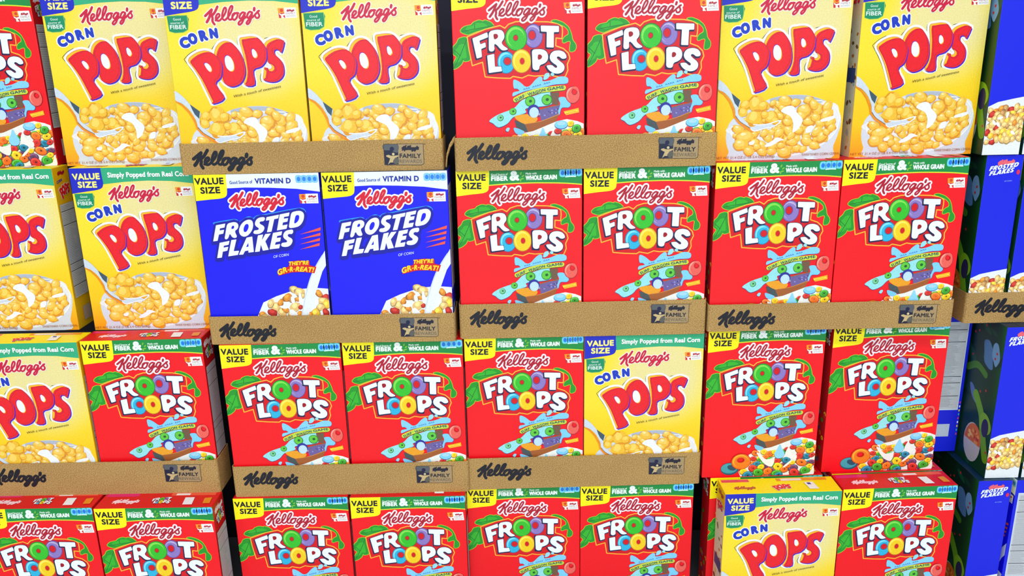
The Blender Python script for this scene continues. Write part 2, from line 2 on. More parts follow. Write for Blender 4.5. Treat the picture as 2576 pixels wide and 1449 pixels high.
FIT_JSON = r'''{"D":0.063,"HF":0.34671,"HP":0.34591,"HK":0.34872,"WP":0.25106,"WK":0.2475,"WT":0.50762,"cam":{"f":2092.9305212237728,"pitch":0.28347586888889487,"roll":-0.0211125351975006,"yaw":0.004035607776273187},"box":{"A0r1":["F",-1.05746,1.74567,-0.0009,-0.22068],"A0r2":["P",-1.04823,1.69919,-0.00884,-0.56659],"A0r3":["P",-1.01587,1.6198,-0.01192,-0.91251],"A0r4":["F",-1.01254,1.56138,-0.00959,-1.26132],"A1r1":["P",-0.7773,1.72302,-0.00744,-0.21988],"A1r2":["P",-0.75962,1.68805,-0.022,-0.56579],"A1r3":["F",-0.76113,1.62273,0.00294,-0.91251],"A1r4":["F",-0.75638,1.55287,-0.01272,-1.26132],"B0r1":["P",-0.50603,1.64023,-0.00086,-0.22772],"B1r1":["P",-0.25072,1.63884,0.00285,-0.22772],"B0r2":["K",-0.49136,1.63308,-0.01699,-0.57947],"B1r2":["K",-0.23894,1.6252,-0.02361,-0.57947],"B0r3":["F",-0.47728,1.62428,0.00187,-0.92921],"B1r3":["F",-0.22403,1.6271,-0.00569,-0.92921],"B0r4":["F",-0.48516,1.61184,-0.01032,-1.27896],"B1r4":["F",-0.22976,1.60491,-0.0106,-1.27896],"C0r1":["F",0.02904,1.63845,0.0119,-0.23053],"C1r1":["F",0.2839,1.63892,-0.0034,-0.23133],"C0r2":["F",0.02498,1.63738,0.00051,-0.57998],"C1r2":["F",0.27797,1.63759,-0.00328,-0.58078],"C0r3":["F",0.02894,1.63607,0.00207,-0.92943],"C1r3":["P",0.28093,1.63613,0.01023,-0.92943],"C0r4":["F",0.02209,1.63664,-0.0001,-1.27888],"C1r4":["F",0.27293,1.63415,-0.00574,-1.27888],"D0r1":["P",0.54078,1.65976,0.01255,-0.22949],"D1r1":["P",0.81262,1.67296,0.04621,-0.22869],"D0r2":["F",0.53867,1.6363,-0.00172,-0.5762],"D1r2":["F",0.7896,1.63461,0.00551,-0.5754],"D0r3":["F",0.54196,1.6476,0.02044,-0.92628],"D1r3":["F",0.8101,1.65919,0.02763,-0.92547],"D0r4":["P",0.57697,1.5751,0.01432,-1.27219],"D1r4":["F",0.83105,1.58449,0.02986,-1.27219]},"extra":{"Er1":["K",1.01789,1.77375,1.5708,-0.22784,"sideways blue flake cereal box at top right corner, green back beside it"],"Er2":["K",1.03242,1.77875,1.5708,-0.57756,"sideways blue flake cereal box standing left in the right-edge tray"],"Er3":["K",1.10548,1.74575,1.5708,-0.93028,"sideways blue flake cereal box beneath the right-edge tray"],"Er4":["K",1.08883,1.73575,1.5708,-1.28,"sideways blue flake cereal box at lower right with its narrow picture side forward"],"E1r2":["K",1.11542,1.77875,1.5708,-0.57756,"second sideways blue box in the right-edge tray, cut by the photo edge"],"E1r4":["K",1.09883,1.73575,-1.5708,-1.28,"sideways blue cereal box in the bottom right corner, white nutrition panel forward"],"E1r1":["K",1.09789,1.77375,1.5708,-0.22784,"second sideways blue box in the top right corner, mere sliver at photo edge"],"E1r3":["K",1.18548,1.74575,1.5708,-0.93028,"second sideways blue box beneath the right-edge tray, thin sliver at photo edge"],"D0b":["F",0.56097,1.6441,0.01432,-1.27219,"red cereal box mostly hidden behind the bottom-row yellow box"],"D1b":["F",0.83105,1.65149,0.02986,-1.27219,"red cereal box directly behind the rightmost bottom-row red box, top partly showing"],"Nr3":["K",0.95369,1.86375,-1.5708,-0.92547,"sideways blue cereal box behind an untrayed red box, nutrition panel partly showing"]},"tray":{"Bt1":[-0.37873,1.63266,-0.0098,-0.23062,0.51412,0.07622,0.06022],"Ct1":[0.15719,1.62947,0.01519,-0.23423,0.51319,0.07854,0.06487],"Bt2":[-0.3655,1.62286,-0.02309,-0.58237,0.50772,0.08627,0.06046],"Ct2":[0.15149,1.63185,-0.00108,-0.58368,0.51043,0.07336,0.07481],"Dt2":[0.6641,1.62872,-0.00228,-0.5791,0.50816,0.07456,0.05842],"At3":[-0.88884,1.61309,-0.00879,-0.91541,0.51243,0.07942,0.07758],"Bt3":[-0.35034,1.61932,0.00367,-0.93211,0.51104,0.07568,0.07282],"Ct3":[0.15526,1.62964,0.00829,-0.93233,0.50971,0.07545,0.07484],"Et2":[1.03842,1.651,0,-0.58046,0.169,0.256,0.066]},"base":[[-1.2,-0.628,-1.26152],[-0.615,-0.102,-1.27916],[-0.1015,0.41,-1.27908],[0.4205,0.965,-1.27239],[0.99,1.23,-1.2802]]}'''
SHEEN_FILL = 420
WORLD = 0.16
LAMPS = [[0.0, 34], [-2.8, 72], [-6, 105], [-10, 130]]
EXPO = 0.0
import bpy, bmesh, math, random, json
from mathutils import Vector, Matrix
from mathutils.geometry import tessellate_polygon
random.seed(7)
DEBUG = False
scn = bpy.context.scene
COL = scn.collection
CAM_Z = 1.52                      # eye height above the shop floor
ART = json.loads(ART_JSON)
FIT = json.loads(FIT_JSON)

# ------------------------------------------------------------------ materials
def lin(c):
    o = []
    for v in c[:3]:
        v = max(0., min(255., v)) / 255.
        o.append(v / 12.92 if v <= .04045 else ((v + .055) / 1.055) ** 2.4)
    return (o[0], o[1], o[2], 1.)

def node_mat(name):
    m = bpy.data.materials.new(name); m.use_nodes = True
    nt = m.node_tree; nt.nodes.clear()
    out = nt.nodes.new('ShaderNodeOutputMaterial'); b = nt.nodes.new('ShaderNodeBsdfPrincipled')
    nt.links.new(b.outputs[0], out.inputs[0])
    return m, nt, b

def mat_print():
    m, nt, b = node_mat('printed_card')
    at = nt.nodes.new('ShaderNodeAttribute'); at.attribute_name = 'ink'
    tc = nt.nodes.new('ShaderNodeTexCoord')
    nz = nt.nodes.new('ShaderNodeTexNoise'); nz.inputs['Scale'].default_value = 420; nz.inputs['Detail'].default_value = 2
    nt.links.new(tc.outputs['Object'], nz.inputs['Vector'])
    mr = nt.nodes.new('ShaderNodeMapRange'); mr.inputs[1].default_value = .25; mr.inputs[2].default_value = .75
    mr.inputs[3].default_value = .90; mr.inputs[4].default_value = 1.08
    nt.links.new(nz.outputs[0], mr.inputs[0])
    mx = nt.nodes.new('ShaderNodeMix'); mx.data_type = 'RGBA'; mx.blend_type = 'MULTIPLY'; mx.inputs[0].default_value = 1
    nt.links.new(at.outputs['Color'], mx.inputs[6]); nt.links.new(mr.outputs[0], mx.inputs[7])
    nt.links.new(mx.outputs[2], b.inputs['Base Color'])
    b.inputs['Roughness'].default_value = .42; b.inputs['Specular IOR Level'].default_value = .45
    return m

def mat_kraft():
    m, nt, b = node_mat('kraft_cardboard')
    tc = nt.nodes.new('ShaderNodeTexCoord')
    nz = nt.nodes.new('ShaderNodeTexNoise'); nz.inputs['Scale'].default_value = 520; nz.inputs['Detail'].default_value = 3
    n2 = nt.nodes.new('ShaderNodeTexNoise'); n2.inputs['Scale'].default_value = 9; n2.inputs['Detail'].default_value = 4
    nt.links.new(tc.outputs['Object'], nz.inputs['Vector']); nt.links.new(tc.outputs['Object'], n2.inputs['Vector'])
    cr = nt.nodes.new('ShaderNodeValToRGB'); e = cr.color_ramp.elements
    e[0].position = .30; e[0].color = lin((134, 100, 56)); e[1].position = .72; e[1].color = lin((206, 175, 113))
    k = cr.color_ramp.elements.new(.5); k.color = lin((176, 141, 86))
    nt.links.new(nz.outputs[0], cr.inputs[0])
    c2 = nt.nodes.new('ShaderNodeValToRGB'); f = c2.color_ramp.elements
    f[0].position = .3; f[0].color = (.9, .86, .84, 1); f[1].position = .7; f[1].color = (1.05, 1.04, 1.0, 1)
    nt.links.new(n2.outputs[0], c2.inputs[0])
    mx = nt.nodes.new('ShaderNodeMix'); mx.data_type = 'RGBA'; mx.blend_type = 'MULTIPLY'; mx.inputs[0].default_value = 1
    nt.links.new(cr.outputs[0], mx.inputs[6]); nt.links.new(c2.outputs[0], mx.inputs[7])
    nt.links.new(mx.outputs[2], b.inputs['Base Color'])
    b.inputs['Roughness'].default_value = .75; b.inputs['Specular IOR Level'].default_value = .2
    bp = nt.nodes.new('ShaderNodeBump'); bp.inputs['Strength'].default_value = .15; bp.inputs['Distance'].default_value = .0005
    nt.links.new(nz.outputs[0], bp.inputs['Height']); nt.links.new(bp.outputs[0], b.inputs['Normal'])
    return m

def mat_plain(name, c0, c1, scale, rough):
    m, nt, b = node_mat(name)
    tc = nt.nodes.new('ShaderNodeTexCoord'); nz = nt.nodes.new('ShaderNodeTexNoise'); nz.inputs['Scale'].default_value = scale
    nt.links.new(tc.outputs['Object'], nz.inputs['Vector'])
    cr = nt.nodes.new('ShaderNodeValToRGB'); cr.color_ramp.elements[0].color = lin(c0); cr.color_ramp.elements[1].color = lin(c1)
    nt.links.new(nz.outputs[0], cr.inputs[0]); nt.links.new(cr.outputs[0], b.inputs['Base Color'])
    b.inputs['Roughness'].default_value = rough
    return m
M_PRINT = mat_print(); M_KRAFT = mat_kraft()
M_GAP_SHADE = mat_plain('gap_shade_dark', (12, 12, 30), (22, 22, 44), 6, .8)  # navy-black colour stands in for deep shade between the stacks
M_FLOOR = mat_plain('shop_floor', (190, 188, 182), (205, 203, 198), 3, .35)
M_PLAT = mat_plain('grey_platform', (90, 92, 98), (110, 112, 118), 8, .6)

# ------------------------------------------------------------------ flat artwork builder
_text = {}
def glyphs(s, bold, shear):
    key = (s, bold, shear)
    if key in _text: return _text[key]
    cu = bpy.data.curves.new('t', 'FONT'); cu.body = s; cu.size = 1; cu.offset = 0; cu.shear = shear; cu.resolution_u = 3; cu.space_character = 1.0 + bold * 1.6
    ob = bpy.data.objects.new('t', cu); COL.objects.link(ob)
    dg = bpy.context.evaluated_depsgraph_get(); me = bpy.data.meshes.new_from_object(ob.evaluated_get(dg))
    v = [(p.co.x, p.co.y) for p in me.vertices]; f = [tuple(p.vertices) for p in me.polygons]
    bpy.data.objects.remove(ob); bpy.data.curves.remove(cu); bpy.data.meshes.remove(me)
    x0 = min(p[0] for p in v); x1 = max(p[0] for p in v); y0 = min(p[1] for p in v); y1 = max(p[1] for p in v)
    _text[key] = (v, f, x0, x1, y0, y1)
    return _text[key]

def catmull(pts, closed, n=5):
    P = [Vector(p) for p in pts]; N = len(P); out = []
    for i in range(N if closed else N - 1):
        if closed: a, b, c, d = P[i - 1], P[i], P[(i + 1) % N], P[(i + 2) % N]
        else: a, b, c, d = P[max(i - 1, 0)], P[i], P[i + 1], P[min(i + 2, N - 1)]
        for k in range(n):
            t = k / n
            q = .5 * ((2 * b) + (c - a) * t + (2 * a - 5 * b + 4 * c - d) * t * t + (3 * b - a - 3 * c + d) * t ** 3)
            out.append((q.x, q.y))
    if not closed: out.append(tuple(P[-1]))
    return out

def soften(pts, c, it=2):
    """round the corners of a polygon, cutting at most c mm from each edge end"""
    for k in range(it):
        o = []; N = len(pts)
        for i in range(N):
            a, b = pts[i], pts[(i + 1) % N]; L = math.dist(a, b)
            if L < 1e-6: continue
            q = min(.27, c / L) ; o += [(a[0] + (b[0] - a[0]) * q, a[1] + (b[1] - a[1]) * q), (b[0] - (b[0] - a[0]) * q, b[1] - (b[1] - a[1]) * q)]
        pts = o; c *= .5
    return pts

def area(p):
    return sum(p[i - 1][0] * p[i][1] - p[i][0] * p[i - 1][1] for i in range(len(p))) / 2

class Art:
    """flat print built in millimetres on one face of a box: x right, y down"""
    def __init__(s, o, ex, ey, w, h, base=.12):
        s.o = Vector(o); s.ex = Vector(ex); s.ey = Vector(ey); s.n = -s.ex.cross(s.ey)
        s.w = w; s.h = h; s.z = base; s.clear()
        s.step = .004
    def clear(s): s.v = []; s.f = []; s.c = []
    def up(s, k=1): s.z += s.step * k
    def _add(s, pts, faces, col, dz=None):
        b = len(s.v); c = lin(col)
        for i, (x, y) in enumerate(pts):
            z = s.z + (dz[i] * s.step if dz else 0)
            x = min(max(x, .3), s.w - .3); y = min(max(y, .3), s.h - .3)
            s.v.append(s.o + s.ex * (x / 1000) + s.ey * (y / 1000) + s.n * (z / 1000)); s.c.append(c)
        for f in faces: s.f.append(tuple(b + i for i in f))
    def poly(s, pts, col, holes=(), smooth=False, lift=True):
        if smooth: pts = catmull(pts, True)
        loops = [pts] + [catmull(h, True) if smooth else h for h in holes]
        fl = [p for l in loops for p in l]
        tri = tessellate_polygon([[Vector((x, y, 0)) for x, y in l] for l in loops])
        s._add(fl, tri, col)
        if lift: s.up()
    def ell(s, c, rx, ry, col, hole=None, rot=0, n=22, lift=True):
        cr, sr = math.cos(rot), math.sin(rot)
        P = lambda a, c, rx, ry: (c[0] + rx * math.cos(a) * cr - ry * math.sin(a) * sr, c[1] + rx * math.cos(a) * sr + ry * math.sin(a) * cr)
        A = [P(2 * math.pi * i / n, c, rx, ry) for i in range(n)]
        if hole is None:
            s._add(A, [tuple(range(n))], col)
        else:
            B = [P(2 * math.pi * i / n, hole[0], hole[1], hole[2]) for i in range(n)]
            s._add(A + B, [(i, (i + 1) % n, n + (i + 1) % n, n + i) for i in range(n)], col)
        if lift: s.up()
    def stroke(s, pts, wd, col, closed=False, smooth=False, lift=True, n=5, off=(0, 0), taper=False):
        if smooth: pts = catmull(pts, closed, n)
        pts = [(p[0] + off[0], p[1] + off[1]) for p in pts]
        q = [pts[0]]
        for p in pts[1:]:
            if (p[0] - q[-1][0]) ** 2 + (p[1] - q[-1][1]) ** 2 > 1e-4: q.append(p)
        if closed and (q[0][0] - q[-1][0]) ** 2 + (q[0][1] - q[-1][1]) ** 2 < 1e-4: q.pop()
        N = len(q); ms = max(s.step * .3, .0012); r = wd / 2; nd = 8 if wd < 6 else 12
        for i in range(N if closed else N - 1):
            a, b = q[i], q[(i + 1) % N]; L = math.dist(a, b); nx, ny = -(b[1] - a[1]) / L * r, (b[0] - a[0]) / L * r
            s._add([(a[0] + nx, a[1] + ny), (b[0] + nx, b[1] + ny), (b[0] - nx, b[1] - ny), (a[0] - nx, a[1] - ny)], [(0, 1, 2, 3)], col); s.z += ms
        for i in range(N):
            if closed or 0 < i < N - 1:
                a, b, c = q[i - 1], q[i], q[(i + 1) % N]; t0 = math.atan2(b[1] - a[1], b[0] - a[0]); t1 = math.atan2(c[1] - b[1], c[0] - b[0])
                if abs((t1 - t0 + math.pi) % (2 * math.pi) - math.pi) < .06: continue
            s.ell(q[i], r, r, col, n=nd, lift=False); s.z += ms
        s.up(.5)
    def outline(s, pts, wd, col, off=(0, 0), lift=True):
        s.stroke(pts, wd, col, True, off=off)
    def text(s, t, a, b, cap, col, bold=.02, shear=0.):
        """baseline from a to b, cap = height in mm; weight comes from shifted copies of the letters"""
        v, f, X0, X1, Y0, Y1 = glyphs(t, bold, shear)
        dx, dy = b[0] - a[0], b[1] - a[1]; ln = math.hypot(dx, dy); ux, uy = dx / ln, dy / ln
        sy = cap / (glyphs('H', 0., 0)[5] + 2 * bold); rad = bold * sy
        sx = (ln - 2 * rad) / (X1 - X0); P = [((px - X0) * sx + rad, py * sy + rad) for px, py in v]
        if bold <= .012: sh = [(0, 0)]
        else:
            n = 8 if bold < .09 else 12; sh = [(rad * math.cos(6.2832 * i / n), rad * math.sin(6.2832 * i / n)) for i in range(n)] + [(0, 0)]
        for ox, oy in sh:
            s._add([(a[0] + (px + ox) * ux + (py + oy) * uy, a[1] + (px + ox) * uy - (py + oy) * ux) for px, py in P], f, col); s.z += .0014
        s.up(.5)
    def script(s, a, b, wd, col, halo=0, hcol=None, n=3):
        """the cursive maker's name; a = left baseline, b = right baseline"""
        dx, dy = b[0] - a[0], b[1] - a[1]; k = 1 / 100.
        T = lambda p: (a[0] + (p[0] * dx - p[1] * dy) * k, a[1] + (p[0] * dy + p[1] * dx) * k)
        ln = math.hypot(dx, dy) / 100.
        tk = [1.25, 1.35, 1.25, 1.25] + [1] * 8 + [1.35]
        if halo:
            for q, m in zip(ART['script'], tk): s.stroke([T(p) for p in q], (wd * m + halo) * ln, hcol, smooth=True, n=n)
            s.up()
        for q, m in zip(ART['script'], tk): s.stroke([T(p) for p in q], wd * m * ln, col, smooth=True, n=n)
        s.up()
    def grid(s, fn, nx, ny):
        b = len(s.v)
        for j in range(ny + 1):
            for i in range(nx + 1):
                x = .3 + (s.w - .6) * i / nx; y = .3 + (s.h - .6) * j / ny
                s.v.append(s.o + s.ex * (x / 1000) + s.ey * (y / 1000) + s.n * (s.z / 1000)); s.c.append(lin(fn(x / s.w, y / s.h)))
        for j in range(ny):
            for i in range(nx):
                k = b + j * (nx + 1) + i; s.f.append((k, k + 1, k + nx + 2, k + nx + 1))
        s.up()
    def build(s, name, parent, label=None, reset=None):
        if DEBUG: print('ZZ', name, round(s.z, 3), len(s.v))
        o = mesh_obj(name, s.v, s.f, s.c, parent); s.clear()
        if reset is not None: s.z = reset
        if label: o['label'] = label
        return o

def mesh_obj(name, v, f, c, parent, mat=None):
    me = bpy.data.meshes.new(name); me.from_pydata([tuple(p) for p in v], [], f); me.update()
    if c is not None:
        at = me.attributes.new('ink', 'FLOAT_COLOR', 'POINT')
        at.data.foreach_set('color', [x for q in c for x in q])
    me.materials.append(mat or M_PRINT)
    o = bpy.data.objects.new(name, me); COL.objects.link(o)
    if parent: o.parent = parent
    return o

def carton_mesh(W, D, H, colors, bev=.0012):
    bm = bmesh.new(); bmesh.ops.create_cube(bm, size=1)
    for v in bm.verts: v.co = Vector((v.co.x * W, (v.co.y + .5) * D, (v.co.z + .5) * H))
    bmesh.ops.bevel(bm, geom=bm.edges[:], offset=bev, segments=2, affect='EDGES', profile=.5)
    me = bpy.data.meshes.new('carton'); bm.to_mesh(me); bm.free()
    at = me.attributes.new('ink', 'FLOAT_COLOR', 'CORNER')
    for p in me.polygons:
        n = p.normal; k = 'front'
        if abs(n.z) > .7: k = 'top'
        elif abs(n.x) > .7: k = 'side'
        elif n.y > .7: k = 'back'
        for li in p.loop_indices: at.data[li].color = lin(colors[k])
    me.materials.append(M_PRINT)
    return me

def empty(name, label, cat, group, loc=(0, 0, 0), rz=0):
    o = bpy.data.objects.new(name, None); COL.objects.link(o); o.empty_display_size = .05
    o.location = loc; o.rotation_euler = (0, 0, rz); o['label'] = label; o['category'] = cat
    if group: o['group'] = group
    return o

# palette
RED = (244, 4, 22); WHITE = (240, 244, 248); NAVY = (20, 22, 70); YEL = (255, 236, 10); GREEN = (16, 140, 62); BLUE = (6, 8, 232)
LBLUE = (120, 205, 240); CUT = {0: (240, 110, 24), 1: (250, 200, 24), 2: (216, 44, 34), 3: (60, 160, 40), 4: (24, 120, 150), 5: (104, 60, 100)}
DIM = {'F': (.25, FIT['D'], FIT['HF']), 'P': (FIT['WP'], FIT['D'], FIT['HP']), 'K': (FIT['WK'], .074, FIT['HK'])}

def faces(kind):
    W, D, H = DIM[kind]; w, d, h = W * 1000, D * 1000, H * 1000
    return dict(front=lambda: Art((-W / 2, 0, H), (1, 0, 0), (0, 0, -1), w, h), right=lambda: Art((W / 2, 0, H), (0, 1, 0), (0, 0, -1), d, h),
                left=lambda: Art((-W / 2, D, H), (0, -1, 0), (0, 0, -1), d, h), back=lambda: Art((W / 2, D, H), (-1, 0, 0), (0, 0, -1), w, h),
                top=lambda: Art((-W / 2, D, H), (1, 0, 0), (0, -1, 0), w, d, .55))

def ringshape(a, cx, cy, rx, ry, hole, body, edge, light):
    a.ell((cx, cy), rx * 1.04, ry * 1.04, edge, hole)
    a.ell((cx, cy), rx * .97, ry * .97, body, (hole[0], hole[1] * 1.25, hole[2] * 1.25))
    a.ell((cx - rx * .06, cy - ry * .08), rx * .82, ry * .82, light, (hole[0], hole[1] * 1.9, hole[2] * 1.9))
    a.ell((cx + rx * .02, cy + ry * .03), rx * .74, ry * .74, body, (hole[0], hole[1] * 1.8, hole[2] * 1.8))

def rewards(a, q, dark=(180, 40, 60)):
    (x0, y0), (x1, y1), (x2, y2), (x3, y3) = q
    L = lambda u, v: (x0 + (x1 - x0) * u + (x3 - x0) * v, y0 + (y1 - y0) * u + (y3 - y0) * v)
    R = lambda u0, v0, u1, v1: [L(u0, v0), L(u1, v0), L(u1, v1), L(u0, v1)]
    a.poly(R(.34, 0, 1, 1), (245, 244, 240)); a.poly(R(0, .02, .34, .55), (240, 150, 20)); a.poly(R(0, .5, .34, .98), (205, 30, 50))
    a.ell(L(.2, .25), (x1 - x0) * .09, (x1 - x0) * .09, (220, 60, 30))
    a.poly([L(.04, .5), L(.16, .62), L(.34, .55), L(.34, .7), L(.22, .78), L(.3, 1), L(.12, 1), L(.13, .75), L(.03, .6)], (250, 240, 225))
    a.script(L(.48, .36), L(.9, .33), 6, dark, n=2)
    a.text('FAMILY', L(.42, .68), L(.94, .66), (y3 - y0) * .22, (190, 150, 150), .01)
    a.text('REWARDS', L(.42, .9), L(.94, .88), (y3 - y0) * .15, (190, 180, 180), .0)

def pills(a, q, txt, c0=(110, 210, 245), c1=(20, 120, 220)):
    (x0, y0), (x1, y1), (x2, y2), (x3, y3) = q
    for i in range(4):
        u = (i + .5) / 4; cx = x0 + (x1 - x0) * u; cy = (y2 + y3) / 2 + (y1 - y0) * u; r = (x1 - x0) / 8
        a.poly(catmull([(cx - r, cy - r * 1.2), (cx + r, cy - r * 1.2), (cx + r, cy + r * 1.2), (cx - r, cy + r * 1.2)], True, 4), c0, lift=False)
    a.up()
    for i in range(4):
        u = (i + .5) / 4; cx = x0 + (x1 - x0) * u; cy = (y2 + y3) / 2 + (y1 - y0) * u; r = (x1 - x0) / 8
        a.ell((cx, cy), r * .66, r * .85, c1, lift=False)
    a.up()
    a.stroke([txt[0], ((txt[0][0] + txt[1][0]) / 2, txt[0][1] - .8), txt[1]], 2.0, (220, 240, 250))

def title_loops(a, T=lambda p: p, k=1., detail=True):
    F = ART['F']; m = lambda ps: [T(p) for p in ps]
    if detail:
        a.poly(m(F['border']), (214, 4, 20))
        a.stroke(m(F['border']), 2.6 * k, (250, 130, 20), True); a.stroke(m(F['border']), 1.0 * k, (255, 214, 70), True, off=(-.4 * k, -.4 * k))
    O = F['O']
    for nm, body, edge, light in (('purple', (140, 120, 190), (90, 70, 150), (190, 180, 215)), ('green', (50, 190, 40), (20, 120, 30), (130, 220, 80)),
                                  ('cyan', (40, 180, 220), (20, 110, 160), (130, 225, 240)), ('yellow', (245, 205, 20), (200, 130, 10), (255, 232, 90))):
        q = m(O[nm]); rx = math.dist(q[0], q[1]); ry = math.dist(q[0], q[2])
        ringshape(a, q[0][0], q[0][1], rx, ry, (q[3], math.dist(q[3], q[4]), math.dist(q[3], q[5])), body, edge, light)
    SH = {key: soften(m(F['L'][key][0]), (3.2 if key in 'RPS' else .9) * k) for key in 'FRTLPS'}
    for key in 'FRTLPS':
        L = [F['L'][key][0]]
        a.outline(m(L[0]), 3.0 * k, NAVY, off=(-1.2 * k, 1.6 * k), lift=False); a.outline(m(L[0]), 1.6 * k, NAVY, lift=False)
    a.up()
    for key in 'FRTLPS':
        a.poly(SH[key], (238, 246, 252), lift=False)
    a.up()
    for key in 'RP':
        a.poly(m(F['L'][key][1]), (160, 0, 24), smooth=True, lift=False)
    a.up()

def shade_shape(pts, amt, d=(-.8, -.6)):
    N = len(pts); sg = 1 if area(pts) > 0 else -1; out = []
    for i in range(N):
        a, b = pts[i - 1], pts[(i + 1) % N]; t = Vector((b[0] - a[0], b[1] - a[1]))
        if t.length < 1e-6: out.append(pts[i]); continue
        t.normalize(); n = Vector((t.y, -t.x)) * sg
        k = max(0, n.x * d[0] + n.y * d[1]); out.append((pts[i][0] - n.x * amt * k, pts[i][1] - n.y * amt * k))
    return out

def title_pops(a, T=lambda p: p, k=1., detail=True):
    Q = ART['P']; m = lambda ps: [T(p) for p in ps]
    if detail:
        for p in Q['tick']: a.stroke(m(p), 1.0 * k, (40, 60, 60), smooth=True, lift=False)
        a.up()
    for L in Q['POPS']:
        sm = catmull(m(L[0]), True, 3)
        a.poly(sm, WHITE); a.stroke(sm, 9 * k, (244, 250, 252), True)
    a.up()
    for L in Q['POPS']:
        sm = catmull(m(L[0]), True, 3); h = [catmull(m(x), True, 3) for x in L[1:]]
        a.poly([(x + 2.0 * k, y + 2.4 * k) for x, y in sm], (66, 20, 190)); a.poly(sm, (255, 190, 30))
        a.stroke(sm, .6 * k, (200, 60, 60), True)
        inner = shade_shape(sm, 5.2 * k); a.poly(inner, (236, 22, 36))
        if detail: a.stroke(shade_shape(shade_shape(sm, 9 * k), 3.5 * k, (.8, .6)), 1.6 * k, (205, 20, 50), True)
        for x in h:
            a.poly([(px - .8 * k, py - 1. * k) for px, py in x], (80, 24, 190)); a.poly([(px + 1.4 * k, py + 1.2 * k) for px, py in x], (255, 190, 40)); a.poly(x, (240, 248, 248))

def title_flakes(a, T=lambda p: p, k=1., detail=True):
    Q = ART['K']; m = lambda ps: [T(p) for p in ps]
    if detail:
        a.stroke(m(Q['cy']), 4.5, (40, 150, 240), smooth=True)
        for L in Q['G']: a.outline(m(L[0]), 9, (10, 14, 156), lift=False); a.outline([(x - .5, y + 4) for x, y in m(L[0])], 8, (10, 14, 156), lift=False)
        a.up()
    for i, L in enumerate(Q['G']):
        c_ = (3.0 if i in (1, 2, 3, 6, 12) else .5) * k; a.poly(soften(m(L[0]), c_), (238, 246, 254), [soften(m(h), c_) for h in L[1:]], lift=False)
    a.up()

def fit_to(pts_box, dst):
    (x0, y0, x1, y1), (X0, Y0, X1, Y1) = pts_box, dst
    return lambda p: (X0 + (p[0] - x0) / (x1 - x0) * (X1 - X0), Y0 + (p[1] - y0) / (y1 - y0) * (Y1 - Y0))

def nutrition(a, bg, y0, y1, m=5):
    """printed nutrition panel on a narrow side"""
    w, h = a.w, a.h
    a.poly([(m, y0), (w - m, y0), (w - m, y1), (m, y1)], (196, 200, 204)); r = random.Random(3)
    y = y0 + 4
    while y < y1 - 4:
        if r.random() < .12: a.poly([(m + 1, y), (w - m - 1, y), (w - m - 1, y + 1.6), (m + 1, y + 1.6)], (60, 60, 66), lift=False); y += 5
        else:
            a.poly([(m + 3, y), (m + 3 + (w - 2 * m - 8) * r.uniform(.45, 1), y), (m + 3 + (w - 2 * m - 8) * .7, y + 1), (m + 3, y + 1)], (140, 144, 150), lift=False); y += 3.4
    a.up()

def blob(c, r, rnd, ax=1.0, n=9, rot=None):
    rot = rnd.uniform(0, 3.14) if rot is None else rot; o = []
    for i in range(n):
        t = 2 * math.pi * i / n; q = r * rnd.uniform(.82, 1.14); x, y = math.cos(t) * q, math.sin(t) * q * ax
        o.append((c[0] + x * math.cos(rot) - y * math.sin(rot), c[1] + x * math.sin(rot) + y * math.cos(rot)))
    return catmull(o, True, 3)

def flap(kind, t, col, top_fn):
    """glued top closure: a thin lapped flap carrying the printed top"""
    W, D, H = DIM[kind]; y0, y1 = .0012, D * .62
    v = [(-W / 2 + .0015, y0, H - .0004), (W / 2 - .0015, y0, H - .0004), (W / 2 - .0015, y1, H - .0004), (-W / 2 + .0015, y1, H - .0004)]
    v += [(x, y, H + .0003) for x, y, z in v]
    fl = mesh_obj('top_flap', v, [(0, 3, 2, 1), (4, 5, 6, 7), (0, 1, 5, 4), (1, 2, 6, 5), (2, 3, 7, 6), (3, 0, 4, 7)], [lin(col)] * 8, t)
    a = faces(kind)['top'](); a.z = .42; top_fn(a, fl); a.build('coupon_strip' if kind != 'K' else 'top_lettering', fl)

